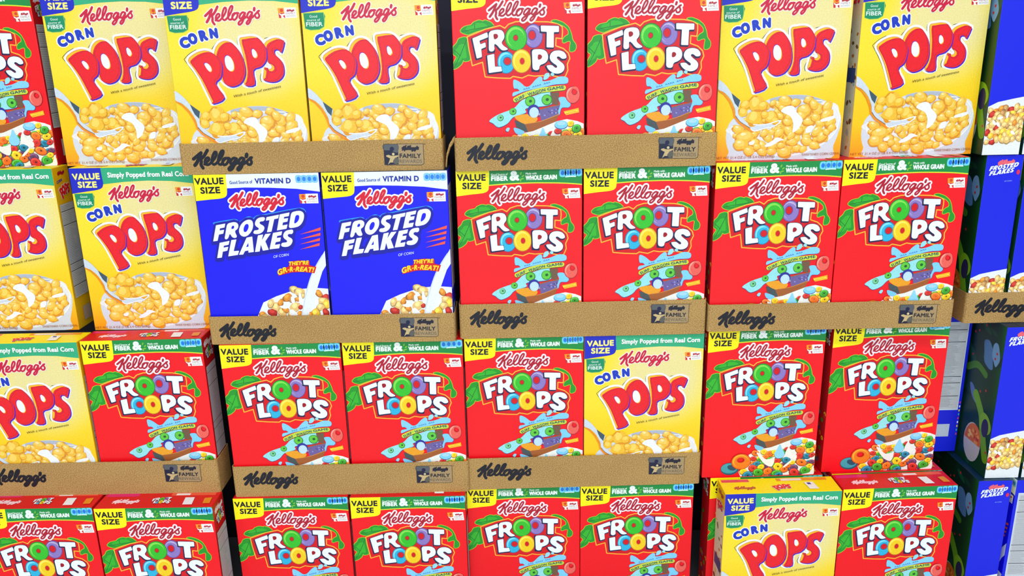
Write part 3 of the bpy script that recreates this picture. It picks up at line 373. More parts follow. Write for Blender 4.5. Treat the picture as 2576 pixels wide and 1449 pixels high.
# ------------------------------------------------------------------ red ring cereal carton
def make_ring_box():
    W, D, H = DIM['F']; F = ART['F']; fs = faces('F')
    t = empty('cereal_box', 'x', 'cereal box', 'red ring cereal boxes')
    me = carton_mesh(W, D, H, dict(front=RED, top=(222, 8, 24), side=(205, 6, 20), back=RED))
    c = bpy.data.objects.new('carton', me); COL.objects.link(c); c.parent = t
    a = fs['front']()
    a.poly([(0, 0), (250, 0)] + [p for p in F['banner'][1:-1]] + [(0, 31)], GREEN); a.stroke(F['bline'], 2.2, (210, 225, 40), smooth=True)
    g, wt = F['good'], (236, 246, 240)
    a.text('Good Source of', g[0], g[1], 4.4, wt, .02); g = F['fib']; a.text('FIBER', g[0], g[1], 10, wt, .055)
    g = F['amp']; a.text('&', g[0], g[1], 20, wt, .06); g = F['made']; a.text('Made with', g[0], g[1], 4.2, wt, .02)
    g = F['who']; a.text('WHOLE GRAIN', g[0], g[1], 9.6, wt, .05)
    lf = F['leaf']
    for p, r in ((lf[1], -1.2), (lf[2], -.6), (lf[3], -.2), (lf[4], -1.6)): a.ell(p, 3.2, 1.5, (120, 190, 50), rot=r, n=10)
    pills(a, F['pill'], F['pt']); a.build('claim_banner', t)
    a.poly([(0, 0), (66.6, 0)] + catmull([(66.0, 20)] + F['badge'][2:5] + [(30, 48.7)], False, 4) + [(0, 52.1)], (255, 240, 0))
    g = F['val']; a.text('VALUE', g[0], g[1], 13.5, (14, 14, 34), .045); g = F['siz']; a.text('SIZE', g[0], g[1], 13, (14, 14, 34), .045)
    a.build('size_badge', t)
    a.z = .12; rewards(a, F['rew']); a.build('rewards_badge', t, reset=.12)
    zl = a.z
    for i, lp in enumerate(F['leaves']):
        a.z = zl; lq = soften(lp, 2.0); a.outline(lq, 2.2, (170, 210, 30)); a.poly(lq, (30, 150, 36))
        if i < 2:
            cx = sum(p[0] for p in lp) / len(lp); cy = sum(p[1] for p in lp) / len(lp)
            a.poly([(cx + (x - cx) * .66, cy + (y - cy) * .6) for x, y in lq], (50, 178, 40))
            for v in ((F['veins'][0], F['veins'][3]), F['veins'][1:3])[i]: a.stroke(v, 1.2, (14, 104, 40), smooth=True)
        a.build('leaf_picture', t)
    a.z = zl + .03
    title_loops(a); a.build('product_title', t); zt = a.z
    a.script(F['logo'][0], F['logo'][1], 3.0, (176, 10, 40), 6.0, (246, 236, 240)); a.build('brand_lettering', t)
    a.z = zt
    # splash, ribbon and wagon game picture
    a.poly(F['splash'], (60, 110, 190), smooth=True); a.poly([(x, y - .8) for x, y in F['splash']], (132, 208, 242), smooth=True)
    for dp in F['drops']: a.poly([(x - .6, y + .8) for x, y in dp], (30, 40, 110), smooth=True, lift=False)
    a.up()
    for dp in F['drops']: a.poly(dp, (150, 222, 246), smooth=True, lift=False)
    a.up()
    a.poly([(x, y + 1.2) for x, y in F['road']], (40, 60, 130), smooth=True); a.poly(F['road'], (150, 222, 226), smooth=True)
    a.poly(F['post'], (112, 84, 62))
    for i, g in enumerate(F['greens']):
        r = math.dist(g[0], g[1]); b = (70, 176, 50) if i < 3 else (120, 200, 140)
        a.ell(g[0], r, r, (40, 130, 50), lift=False)
    a.up()
    for i, g in enumerate(F['greens']):
        r = math.dist(g[0], g[1]); a.ell((g[0][0] - .4, g[0][1] - .4), r * .84, r * .84, (96, 200, 60) if i < 3 else (120, 206, 150), lift=False)
    a.up()
    for i, g in enumerate(F['greens']):
        r = math.dist(g[0], g[1]); a.ell((g[0][0] + .6, g[0][1] - .6), r * .3, r * .28, (16, 90, 40), lift=False)
    a.up()
    w = F['wagon']; a.poly(w[0], (108, 92, 150)); r = random.Random(5)
    for i in range(14):
        u, v = r.random(), r.random(); x = w[0][0][0] + (w[0][2][0] - w[0][0][0]) * u; y = w[0][0][1] + 5 + (w[0][3][1] - w[0][0][1]) * .7 * v - 8 * u
        a.ell((x, y), 1.8, 1.4, random.Random(i).choice([(60, 70, 180), (190, 180, 210), (90, 60, 110), (140, 150, 220)]), n=8, lift=False)
    a.up(); a.stroke([w[0][0], w[0][1], w[0][2]], 1.8, (160, 92, 40))
    a.poly(w[1], (162, 88, 34)); a.poly([(x, y * 1) for x, y in w[2]], (66, 78, 80)); a.poly(w[3], (238, 160, 26), smooth=True)
    a.stroke([w[1][0], w[1][1], w[1][2]], 1.2, (214, 140, 50), smooth=True)
    q = F['wheel']; a.ell(q[0], math.dist(q[0], q[1]), math.dist(q[0], q[2]), (40, 46, 150)); a.ell(q[3], math.dist(q[3], q[4]), math.dist(q[3], q[5]), (190, 220, 245))
    a.poly(F['cdrop'], (50, 90, 170), smooth=True); a.poly([(x - .6, y - .6) for x, y in F['cdrop']], (124, 206, 244), smooth=True)
    a.poly(F['tag'], (246, 180, 24)); tg = F['tag']; a.stroke([(tg[0][0] + 3, tg[0][1] + 3), (tg[1][0], tg[1][1] + 4.5), (tg[2][0] - 3, tg[2][1] + 5)], 3.0, (252, 224, 60), smooth=True); a.stroke([(tg[0][0] + 5, tg[0][1] + 4.4), (tg[2][0] - 5, tg[2][1] + 6)], 1.0, (230, 140, 20))
    b = F['band']; wd = math.dist(F['bw'][0], F['bw'][1])
    a.stroke([(x, y + .8) for x, y in b], wd, (36, 110, 50), smooth=True); a.stroke(b, wd * .92, (226, 224, 50), smooth=True); a.stroke(b, wd * .62, (186, 212, 70), smooth=True)
    for s_, g in zip(('SURF', 'WAGON', 'GAME'), F['txt']): a.text(s_, g[0], g[1], 5.8, (24, 70, 90), .035)
    ty = F['tiny']; n_ = 12
    for i in range(n_):
        if i in (3, 8): continue
        u = i / n_; x = ty[0][0] + (ty[1][0] - ty[0][0]) * u; y = ty[0][1] + (ty[1][1] - ty[0][1]) * u; a.stroke([(x, y), (x + 1.6, y - 2.4), (x + 3.0, y - .6)], .9, (36, 110, 190))
    a.build('game_picture', t)
    q = F['pinkring']; ringshape(a, q[0][0], q[0][1], math.dist(q[0], q[1]), math.dist(q[0], q[2]), (q[3], math.dist(q[3], q[4]), math.dist(q[3], q[5])), (236, 96, 84), (170, 20, 40), (250, 160, 140))
    # bowl of rings
    a.step = .0016
    a.poly(F['bowl'], (236, 236, 228))
    q = F['teal']; a.ell(q[0], math.dist(q[0], q[1]), math.dist(q[0], q[2]), (22, 90, 110)); a.ell((q[0][0] - 1.2, q[0][1] - 1.4), math.dist(q[0], q[1]) * .9, math.dist(q[0], q[2]) * .84, (60, 158, 170)); a.ell((q[0][0] + 4, q[0][1] - 2.5), math.dist(q[0], q[1]) * .5, math.dist(q[0], q[2]) * .42, (24, 80, 104), rot=.4)
    fill = []
    for _ in range(60):
        u, v = r.uniform(104, 246), r.uniform(268, 345)
        if v > 276 + (216 - u) * .19 + max(0, u - 216) * .3: fill.append(((u, v), (u + r.uniform(7.5, 9.5), v), r.randrange(6)))
    fill.sort(key=lambda f_: f_[0][1])
    for p, e, ci in fill + F['loops']:
        rr = math.dist(p, e); rot = r.uniform(-.6, .6); ry = rr * r.uniform(.68, .95); cb = CUT[ci]; hr = r.uniform(.08, .24)
        a.ell((p[0], p[1] + .8), rr * 1.02, ry, tuple(x * .55 for x in cb), rot=rot); a.ell(p, rr * .95, ry * .9, cb, rot=rot)
        lt = tuple(min(255, x * 1.15 + 34) for x in cb); a.ell((p[0] - rr * .05, p[1] - ry * .14), rr * .74, ry * .66, lt, rot=rot)
        a.ell((p[0], p[1] - ry * .02), rr * .62, ry * .54, cb, rot=rot); a.ell((p[0] + rr * .05, p[1]), rr * hr, ry * hr, tuple(x * .4 for x in cb), rot=rot, n=12)
    for p in F['milk']: a.poly(p, (240, 238, 230), smooth=True)
    q = F['cd']; a.poly(q, (120, 200, 236), smooth=True)
    q = F['cres']; a.ell((q[0][0], q[0][1] + 1), math.dist(q[0], q[1]), math.dist(q[0], q[2]), (40, 90, 160)); a.ell(q[0], math.dist(q[0], q[1]) * .97, math.dist(q[0], q[2]) * .94, (126, 206, 240)); a.ell((q[0][0], q[0][1] - 2.4), math.dist(q[0], q[1]) * .62, math.dist(q[0], q[2]) * .45, (168, 214, 232))
    q = F['bdrop']; rx, ry = math.dist(q[0], q[1]), math.dist(q[0], q[2]); dr = [(q[0][0], q[3][1]), (q[0][0] + rx * .45, q[0][1] - ry * .9), (q[0][0] + rx, q[0][1]), (q[0][0] + rx * .7, q[0][1] + ry * .8), (q[0][0], q[0][1] + ry), (q[0][0] - rx * .7, q[0][1] + ry * .8), (q[0][0] - rx, q[0][1]), (q[0][0] - rx * .45, q[0][1] - ry * .9)]
    a.poly([(x, y + 1.2) for x, y in dr], (40, 50, 120), smooth=True); a.poly(dr, (140, 212, 242), smooth=True)
    q = F['bigring']; ringshape(a, q[0][0], q[0][1], math.dist(q[0], q[1]), math.dist(q[0], q[2]), (q[3], math.dist(q[3], q[4]), math.dist(q[3], q[5])), (240, 124, 20), (190, 60, 10), (250, 176, 40))
    a.build('cereal_picture', t)
    # right narrow side: nutrition panel
    a = fs['right'](); w, h = a.w, a.h
    a.script((w * .16, 22), (w * .84, 20), 6, (246, 236, 240)); T = fit_to((30, 80, 220, 176), (w * .14, 26, w * .86, 54)); title_loops(a, T, .25, False)
    nutrition(a, RED, h * .19, h * .78, 4); a.poly([(w * .4, h * .85), (w * .9, h * .85), (w * .9, h * .95), (w * .4, h * .95)], (210, 205, 205)); a.build('nutrition_panel', t)
    # left narrow side
    a = fs['left'](); a.script((w * .16, 22), (w * .84, 20), 6, (246, 236, 240)); title_loops(a, T, .25, False); a.build('side_lettering', t, reset=.12)
    for lp in F['leaves'][:2]: a.poly([(x * w / 250 + 4, y * .6 + 60) for x, y in lp], (30, 150, 36)); a.build('leaf_picture', t)
    for i in range(26): p = (r.uniform(6, w - 6), r.uniform(h * .6, h * .95)); cb = CUT[i % 6]; a.ell(p, 6, 5, cb, ((p[0], p[1]), 1.8, 1.5))
    a.build('side_picture', t)
    a = fs['back'](); a.poly([(0, 0), (250, 0), (250, 30), (0, 30)], GREEN); a.script((60, 70), (190, 66), 3.6, (246, 236, 240)); title_loops(a, lambda p: (p[0], p[1] + 6)); a.build('back_print', t)
    def top(a, t):
        w, d = a.w, a.h
        a.script((w * .12, d * .66), (w * .34, d * .66), 5, (250, 214, 222)); a.build('top_brand', t); title_loops(a, fit_to((30, 80, 220, 176), (w * .44, d * .36, w * .62, d * .8)), .18, False); a.build('top_title', t)
        a.poly([(w * .72, d * .4), (w * .80, d * .4), (w * .815, d * .86), (w * .735, d * .86)], (240, 238, 240)); a.poly([(w * .89, d * .46), (w * .95, d * .42), (w * .96, d * .8), (w * .90, d * .8)], (232, 140, 24))
        a.build('top_tag', t); a.z = .15
        a.poly([(w * .02, d * .06), (w * .3, d * .06), (w * .3, d * .26), (w * .02, d * .26)], (226, 30, 110)); a.build('coupon_strip', t); a.poly([(w * .58, d * .06), (w * .96, d * .06), (w * .96, d * .24), (w * .58, d * .24)], (238, 90, 60)); a.poly([(w * .62, d * .1), (w * .74, d * .1), (w * .74, d * .22), (w * .62, d * .22)], (240, 230, 230))
    flap('F', t, (222, 8, 24), top)
    return t

# ------------------------------------------------------------------ yellow corn cereal carton
def grad_pops(u, v):
    cream = (236, 222, 150); yel = (252, 222, 44); deep = (252, 200, 4); org = (248, 160, 8)
    d = math.hypot((u - .66) / .48, (v - .27) / .36); k = max(0., 1 - d) ** .8 if d < 1 else 0.
    k = min(1, k * 1.5 + .25 * max(0, 1 - math.hypot((u - .7) / .6, (v - .3) / .45)))
    b = yel; m = max(0, min(1, (v - .45) / .3)); b = tuple(x + (y - x) * m for x, y in zip(b, deep)); m = max(0, min(1, (v - .8) / .18)); b = tuple(x + (y - x) * m for x, y in zip(b, org))
    return tuple(x + (y - x) * k for x, y in zip(b, cream))

def make_corn_box():
    W, D, H = DIM['P']; P = ART['P']; fs = faces('P'); r = random.Random(11)
    t = empty('cereal_box', 'x', 'cereal box', 'yellow corn cereal boxes')
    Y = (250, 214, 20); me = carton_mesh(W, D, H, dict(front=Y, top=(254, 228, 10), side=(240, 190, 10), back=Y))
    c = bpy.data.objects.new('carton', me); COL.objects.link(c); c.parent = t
    a = fs['front'](); a.grid(grad_pops, 18, 26); a.build('front_print', t)
    a.poly([(0, 0), (251, 0)] + P['banner'][2:-1] + [(64, 34), (0, 34)], (48, 172, 122)); g = P['ban']; a.text('Simply Popped from Real Corn', (g[0][0], g[0][1] + 1), (g[1][0], g[1][1] + 1), 10.5, (28, 110, 84), .04); a.text('Simply Popped from Real Corn', g[0], g[1], 10.5, (244, 250, 246), .038); a.build('claim_banner', t)
    a.poly(catmull(P['fiber'], False, 2), (10, 140, 96)); a.stroke(P['fiber'], 1.2, (150, 200, 90))
    for s_, g, h_ in zip(('Good', 'source of', 'FIBER'), P['ft'], (4.5, 4.2, 7.5)): a.text(s_, g[0], g[1], h_, (236, 248, 240), .02 if h_ > 5 else .005)
    a.build('fiber_badge', t)
    a.poly([(0, 0), (65.5, 0)] + catmull([(66, 20)] + P['badge'][2:5] + [(30, 48)], False, 4) + [(0, 52)], (24, 38, 190)); g = P['val']; a.text('VALUE', g[0], g[1], 13, (250, 240, 120), .05); g = P['siz']; a.text('SIZE', g[0], g[1], 13, (250, 240, 120), .05); a.build('size_badge', t)
    a.z = .14; a.script(P['logo'][0], P['logo'][1], 3.4, (204, 16, 60), 3.2, (246, 240, 226)); a.build('brand_lettering', t, reset=.14)
    rewards(a, P['rew']); a.build('rewards_badge', t, reset=.14)
    grow = lambda g, e: ((g[0][0] - e, g[0][1] + e * 1.1), (g[1][0] + e, g[1][1] + e * .6), math.dist(g[0], g[2]) * .96 + 2 * e)
    for ch, g in zip('CORN', P['corn']): g_ = grow(g, 2.4); a.text(ch, g_[0], g_[1], g_[2], (244, 248, 250), .16)
    for ch, g in zip('CORN', P['corn']): g_ = grow(g, .7); a.text(ch, g_[0], g_[1], g_[2], (20, 56, 186), .085)
    title_pops(a); a.build('product_title', t)
    g = P['tagl']; a.text('With a touch of sweetness', g[0], g[1], 4.6, (40, 34, 20), .004, .3); a.build('tagline', t, reset=.32)
    a.step = .0016; a.poly(P['bowl'], (212, 216, 224), smooth=True); a.poly(P['rim'], (176, 184, 198), smooth=True)
    q = P['milk']; a.poly(P['inner'] + P['rim'][7:], (232, 230, 226), smooth=True); a.stroke(P['inner'], 1.4, (246, 248, 250), smooth=True)
    mc_, ex_, ey_ = q[0], q[1][0] - q[0][0], q[2][1] - q[0][1]; fill = []
    for _ in range(150):
        u, v = r.uniform(-1, 1), r.uniform(-1, 1)
        if u * u + v * v < .86: fill.append(((mc_[0] + u * ex_ * .97, mc_[1] + v * ey_ * .95), (mc_[0] + u * ex_ * .97 + r.uniform(7, 10.5), 0)))
    fill.sort(key=lambda f_: f_[0][1]); fill = [(p, (e[0], p[1])) for p, e in fill]
    for p, e in fill + P['pops']:
        R = math.dist(p, e) * .98; rot = r.uniform(-.9, .9); ax = r.uniform(.62, .85)
        a.poly(blob((p[0], p[1] + R * .12), R * 1.04, r, ax, rot=rot), (226, 146, 34)); a.poly(blob((p[0], p[1] - R * .02), R * .95, r, ax, rot=rot), (241, 190, 58)); a.poly(blob((p[0] - R * .1, p[1] - R * .16), R * .66, r, ax * .9, rot=rot), (246, 206, 96)); a.poly(blob((p[0] - R * .2, p[1] - R * .34), R * .3, r, .5, 7, rot), (250, 232, 170))
    for p in P['splash']: a.poly(p, (240, 242, 246), smooth=True)
    a.build('bowl_picture', t)
    a.poly(P['shad'], (240, 140, 10)); a.poly(P['handle'], (206, 216, 226), smooth=True); a.poly(P['dark'], (58, 84, 100)); hp = P['handle']
    a.stroke(hp[9:14] + [hp[14]], 1.6, (246, 250, 252), smooth=True); a.stroke(hp[14:17], 1.2, (120, 100, 90), smooth=True)
    for p, e in P['sp']:
        R = math.dist(p, e); a.poly(blob((p[0], p[1] + 1), R * 1.02, r, .85), (226, 150, 24)); a.poly(blob(p, R * .92, r, .85), (242, 190, 50)); a.poly(blob((p[0] - R * .15, p[1] - R * .2), R * .58, r, .8), (250, 212, 96))
    a.stroke(hp[7:12], 2.0, (236, 240, 244), smooth=True); a.build('spoon_picture', t)
    g = P['net']; a.text('NET WT 21.4 OZ (1 LB 5.4 OZ) (606g)', g[0], g[1], 4.6, (168, 96, 30), .004); a.build('weight_line', t); g = P['swt']; a.text('SWEETENED CORN CEREAL', g[0], (g[1][0] - 4, g[1][1]), 4.4, (168, 96, 30), .004); a.build('contents_line', t)
    a = fs['right'](); w, h = a.w, a.h
    a.script((w * .3, 16), (w * .7, 14), 8, (170, 20, 50)); a.text('CORN', (w * .16, 34), (w * .5, 30), 6, (20, 56, 186), .03); title_pops(a, fit_to((30, 60, 230, 214), (w * .16, 28, w * .9, 66)), .25, False)
    nutrition(a, Y, h * .22, h * .80, 4); a.poly([(w * .4, h * .87), (w * .9, h * .87), (w * .9, h * .96), (w * .4, h * .96)], (190, 170, 150)); a.build('nutrition_panel', t)
    a = fs['left'](); a.poly([(0, h * .12), (w, h * .12), (w, h), (0, h)], (238, 226, 190)); a.script((w * .2, 20), (w * .8, 18), 6, (170, 20, 50)); title_pops(a, fit_to((30, 60, 230, 214), (w * .14, 26, w * .86, 60)), .25, False); a.build('side_lettering', t, reset=.14)
    for i in range(34): a.poly(blob((r.uniform(5, w - 5), r.uniform(h * .24, h * .95)), r.uniform(4, 9), r, .7), r.choice([(236, 170, 40), (204, 120, 40), (140, 80, 50), (238, 214, 150), (186, 190, 196), (130, 90, 40)]))
    a.poly([(6, h * .5), (w - 6, h * .5), (w - 6, h * .58), (6, h * .58)], (60, 80, 130)); a.build('side_picture', t)
    a = fs['back'](); a.script((60, 70), (190, 66), 3.6, (204, 16, 60)); title_pops(a); a.build('back_print', t)
    def top(a, t):
        w, d = a.w, a.h
        a.script((w * .1, d * .7), (w * .28, d * .7), 5, (190, 90, 60)); a.build('top_brand', t); title_pops(a, fit_to((30, 60, 230, 214), (w * .42, d * .38, w * .6, d * .9)), .18, False); a.build('top_title', t)
        a.poly([(w * .72, d * .4), (w * .80, d * .4), (w * .815, d * .86), (w * .735, d * .86)], (240, 238, 232)); a.poly([(w * .74, d * .44), (w * .77, d * .44), (w * .775, d * .56), (w * .745, d * .56)], (60, 40, 140))
        a.build('top_tag', t); a.z = .15
        a.poly([(w * .02, d * .06), (w * .26, d * .06), (w * .26, d * .24), (w * .02, d * .24)], (232, 80, 90)); a.build('coupon_strip', t); a.poly([(w * .5, d * .06), (w * .94, d * .06), (w * .94, d * .24), (w * .5, d * .24)], (240, 140, 40)); a.poly([(w * .54, d * .08), (w * .72, d * .08), (w * .72, d * .22), (w * .54, d * .22)], (240, 224, 210))
    flap('P', t, (254, 228, 10), top)
    return t

# ------------------------------------------------------------------ blue flake cereal carton
FLK = {0: (232, 192, 118), 1: (226, 140, 40), 2: (190, 140, 80), 3: (186, 40, 26), 4: (244, 196, 60)}
def flake_pile(a, items, rnd):
    for p, R, ci in items:
        cb = FLK[ci]; rot = rnd.uniform(0, 3.1); ax = rnd.uniform(.6, .9)
        a.poly(blob((p[0], p[1] + R * .12), R * 1.08, rnd, ax, 8, rot), tuple(x * .72 for x in cb)); a.poly(blob(p, R * .96, rnd, ax, 8, rot), cb); a.poly(blob((p[0] - R * .14, p[1] - R * .18), R * .5, rnd, ax, 7, rot), tuple(min(255, x * 1.08 + 22) for x in cb))

def make_flake_box():
    W, D, H = DIM['K']; K = ART['K']; fs = faces('K'); r = random.Random(21)
    t = empty('cereal_box', 'x', 'cereal box', 'blue flake cereal boxes')
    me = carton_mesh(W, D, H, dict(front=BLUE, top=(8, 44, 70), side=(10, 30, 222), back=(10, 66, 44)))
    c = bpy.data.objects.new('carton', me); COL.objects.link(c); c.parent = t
    a = fs['front'](); w, h = a.w, a.h
    a.poly([(0, 0), (w, 0)] + K['banner'][2:-1] + [(0, 30)], (232, 242, 250)); g = K['good']; a.text('Good Source of', g[0], g[1], 6.6, (30, 70, 160), .03); g = K['vit']; a.text('VITAMIN D', g[0], g[1], 11, (16, 40, 150), .045)
    pills(a, K['pill'], K['pt'], (130, 200, 245), (40, 130, 225)); a.build('claim_banner', t)
    a.poly([(0, 0), (65, 0)] + catmull([(64.5, 20)] + K['badge'][2:5] + [(30, 49.4)], False, 4) + [(0, 52)], (255, 238, 0)); g = K['val']; a.text('VALUE', g[0], g[1], 13.5, (14, 14, 34), .045); g = K['siz']; a.text('SIZE', g[0], g[1], 13.2, (14, 14, 34), .045); a.build('size_badge', t)
    a.z = .12; a.script(K['logo'][0], K['logo'][1], 3.9, (214, 14, 46), 5.6, (248, 244, 246)); a.build('brand_lettering', t, reset=.12)
    rewards(a, K['rew']); a.build('rewards_badge', t, reset=.12)
    title_flakes(a); g = K['corn']; a.text('OF CORN', g[0], g[1], math.dist(g[0], g[2]) * .95, (230, 242, 250), .012, .25); a.build('product_title', t)
    for s_ in K['stripe']: a.poly(s_, (238, 84, 70))
    a.build('speed_stripes', t)
    a.step = .002; a.poly(K['bowl'], (236, 244, 248)); flake_pile(a, [(p, math.dist(p, e), ci) for p, e, ci in K['fl']], r)
    for p in K['drip']: a.poly(p, (240, 244, 248), smooth=True)
    a.poly(K['milk'], (232, 238, 242)); m = K['milk']; a.stroke(m[6:] , 2.2, (206, 218, 228), smooth=True); a.build('cereal_picture', t)
    a.poly(K['slb'], (214, 20, 24)); g = K['th']; a.text("THEY'RE", g[0], g[1], math.dist(g[0], g[2]), (252, 214, 20), .05, .25)
    h0, h1 = K['gr'][1][0], K['gr'][1][1]; hm = lambda u, v: (h0[0] + (h1[0] - h0[0]) * u, h0[1] + (h1[1] - h0[1]) * u - v)
    for u in (-.02, 1.2): a.stroke([hm(u - .12, 4.4), hm(u + .12, 4.6)], 1.8, (252, 214, 20))
    K['gr'][1] = [list(hm(.22, 0)), list(hm(.98, 0)), list(hm(.22, math.dist(h0, K['gr'][1][2])))]
    for s_, g in zip(('GR', 'R', 'REAT!'), K['gr']): a.text(s_, g[0], g[1], math.dist(g[0], g[2]) * .92, (252, 214, 20), .05, .3)
    a.build('slogan', t)
    # narrow picture side
    a = fs['left'](); w, h = a.w, a.h
    a.script((w * .34, h * .055), (w * .76, h * .045), 9, (236, 100, 110)); title_flakes(a, fit_to((20, 90, 220, 190), (w * .08, h * .055, w * .92, h * .135)), .3, False)
    a.ell((w * .9, h * .1), 3.5, 5, (220, 40, 90)); a.text('OF CORN', (w * .56, h * .155), (w * .76, h * .152), 2.4, (150, 190, 240), .0); a.build('side_lettering', t, reset=.12)
    a.step = .002; a.poly([(0, h * .73), (w * .25, h * .705), (w * .6, h * .69), (w, h * .675), (w, h), (0, h)], (232, 236, 238))
    fl = []
    for j in range(9):
        for i in range(7):
            x = (i + .5 + (j % 2) * .5) * w / 7 + r.uniform(-2, 2); y = h * (.755 + .021 * j) + r.uniform(-3, 3) - (x / w) * 7 - abs(x - w * .5) * .0
            if y > h * (.955 - .045 * x / w): continue
            fl.append(((x, y), r.uniform(6, 8.5), r.choice([0, 0, 0, 0, 1, 4, 3, 2])))
    flake_pile(a, fl, r)
    for i in range(5): x, y = r.uniform(8, w - 8), h * r.uniform(.75, .9); a.poly(blob((x, y), 6, r, .45), (244, 246, 248))
    a.build('side_picture', t)
    a = fs['right'](); a.poly([(7, h * .09), (w - 7, h * .09), (w - 7, h * .70), (7, h * .70)], (206, 220, 230)); nutrition(a, BLUE, h * .1, h * .69, 9)
    a.poly([(w * .3, h * .80), (w * .72, h * .80), (w * .72, h * .89), (w * .3, h * .89)], (190, 205, 220))
    for i in range(9): a.poly([(w - 5, h * (.64 + .028 * i)), (w - 2, h * (.64 + .028 * i)), (w - 2, h * (.655 + .028 * i)), (w - 5, h * (.655 + .028 * i))], [(200, 60, 150), (230, 230, 240), (230, 200, 60), (60, 170, 210)][i % 4], lift=False)
    a.up(); a.build('nutrition_panel', t)
    # green back: jungle picture with bowl
    a = fs['back'](); w, h = a.w, a.h
    a.grid(lambda u, v: (6 + 10 * u ** 4, 40 + 26 * v + 80 * max(0, u - .9) * 10 * (1 - v) * .8, 30 + 10 * math.sin(9 * u + 5 * v)), 16, 20)
    for i in range(46):
        x, y = r.uniform(0, w), r.uniform(h * .02, h * .98); L = r.uniform(14, 34); ang = r.uniform(0, 6.28); g = r.uniform(.6, 1.3)
        a.poly(catmull([(x - L * math.cos(ang), y - L * math.sin(ang)), (x + L * .3 * math.sin(ang), y - L * .3 * math.cos(ang)), (x + L * math.cos(ang), y + L * math.sin(ang)), (x - L * .3 * math.sin(ang), y + L * .3 * math.cos(ang))], True, 3), (14 * g, 66 * g, 44 * g))
    a.poly(blob((w * .80, h * .23), 34, r, .5, 10, 1.2), (84, 132, 190)); a.poly(blob((w * .90, h * .20), 24, r, .6, 10, 1.4), (120, 170, 220)); a.poly(blob((w * .66, h * .52), 24, r, .4, 9, .9), (90, 120, 190))
    a.stroke([(w * .52, h * .38), (w * .66, h * .33), (w * .8, h * .36)], 16, (70, 130, 30), smooth=True); a.stroke([(w * .7, h * .52), (w * .82, h * .62), (w * .88, h * .74), (w * .96, h * .88)], 22, (110, 170, 30), smooth=True)
    a.poly(blob((w * .9, h * .66), 26, r, .8, 10, .6), (130, 186, 30)); a.ell((w * .9, h * .69), 13, 21, (44, 40, 86))
    for i in range(16): a.ell((r.uniform(10, w - 10), r.uniform(10, h - 10)), 3, 3, (200, 40, 50), n=8, lift=False)
    a.up()
    a.ell((w * .74, h * .84), 33, 46, (206, 206, 206)); a.poly([(w * .74 + 32 * math.cos(i * .2618 - math.pi + .12), h * .84 - 1 + 44 * math.sin(i * .2618 - math.pi)) for i in range(13)], (226, 110, 30))
    for i in range(14): a.ell((w * .74 + r.uniform(-22, 22), h * .84 - r.uniform(4, 34)), 5, 4, r.choice([(240, 160, 60), (190, 70, 30), (250, 200, 120)]), n=9)
    a.build('back_picture', t)
    def top(a, t):
        w, d = a.w, a.h; a.script((w * .12, d * .7), (w * .3, d * .7), 5, (240, 230, 240)); title_flakes(a, fit_to((20, 90, 220, 190), (w * .42, d * .36, w * .64, d * .85)), .2, False); a.poly([(w * .74, d * .4), (w * .82, d * .4), (w * .83, d * .8), (w * .75, d * .8)], (240, 240, 244))
    flap('K', t, (8, 44, 70), top)
    return t

def copy_tree(o, parent=None):
    c = o.copy(); COL.objects.link(c)
    if parent: c.parent = parent
    for ch in list(o.children): copy_tree(ch, c)
    return c

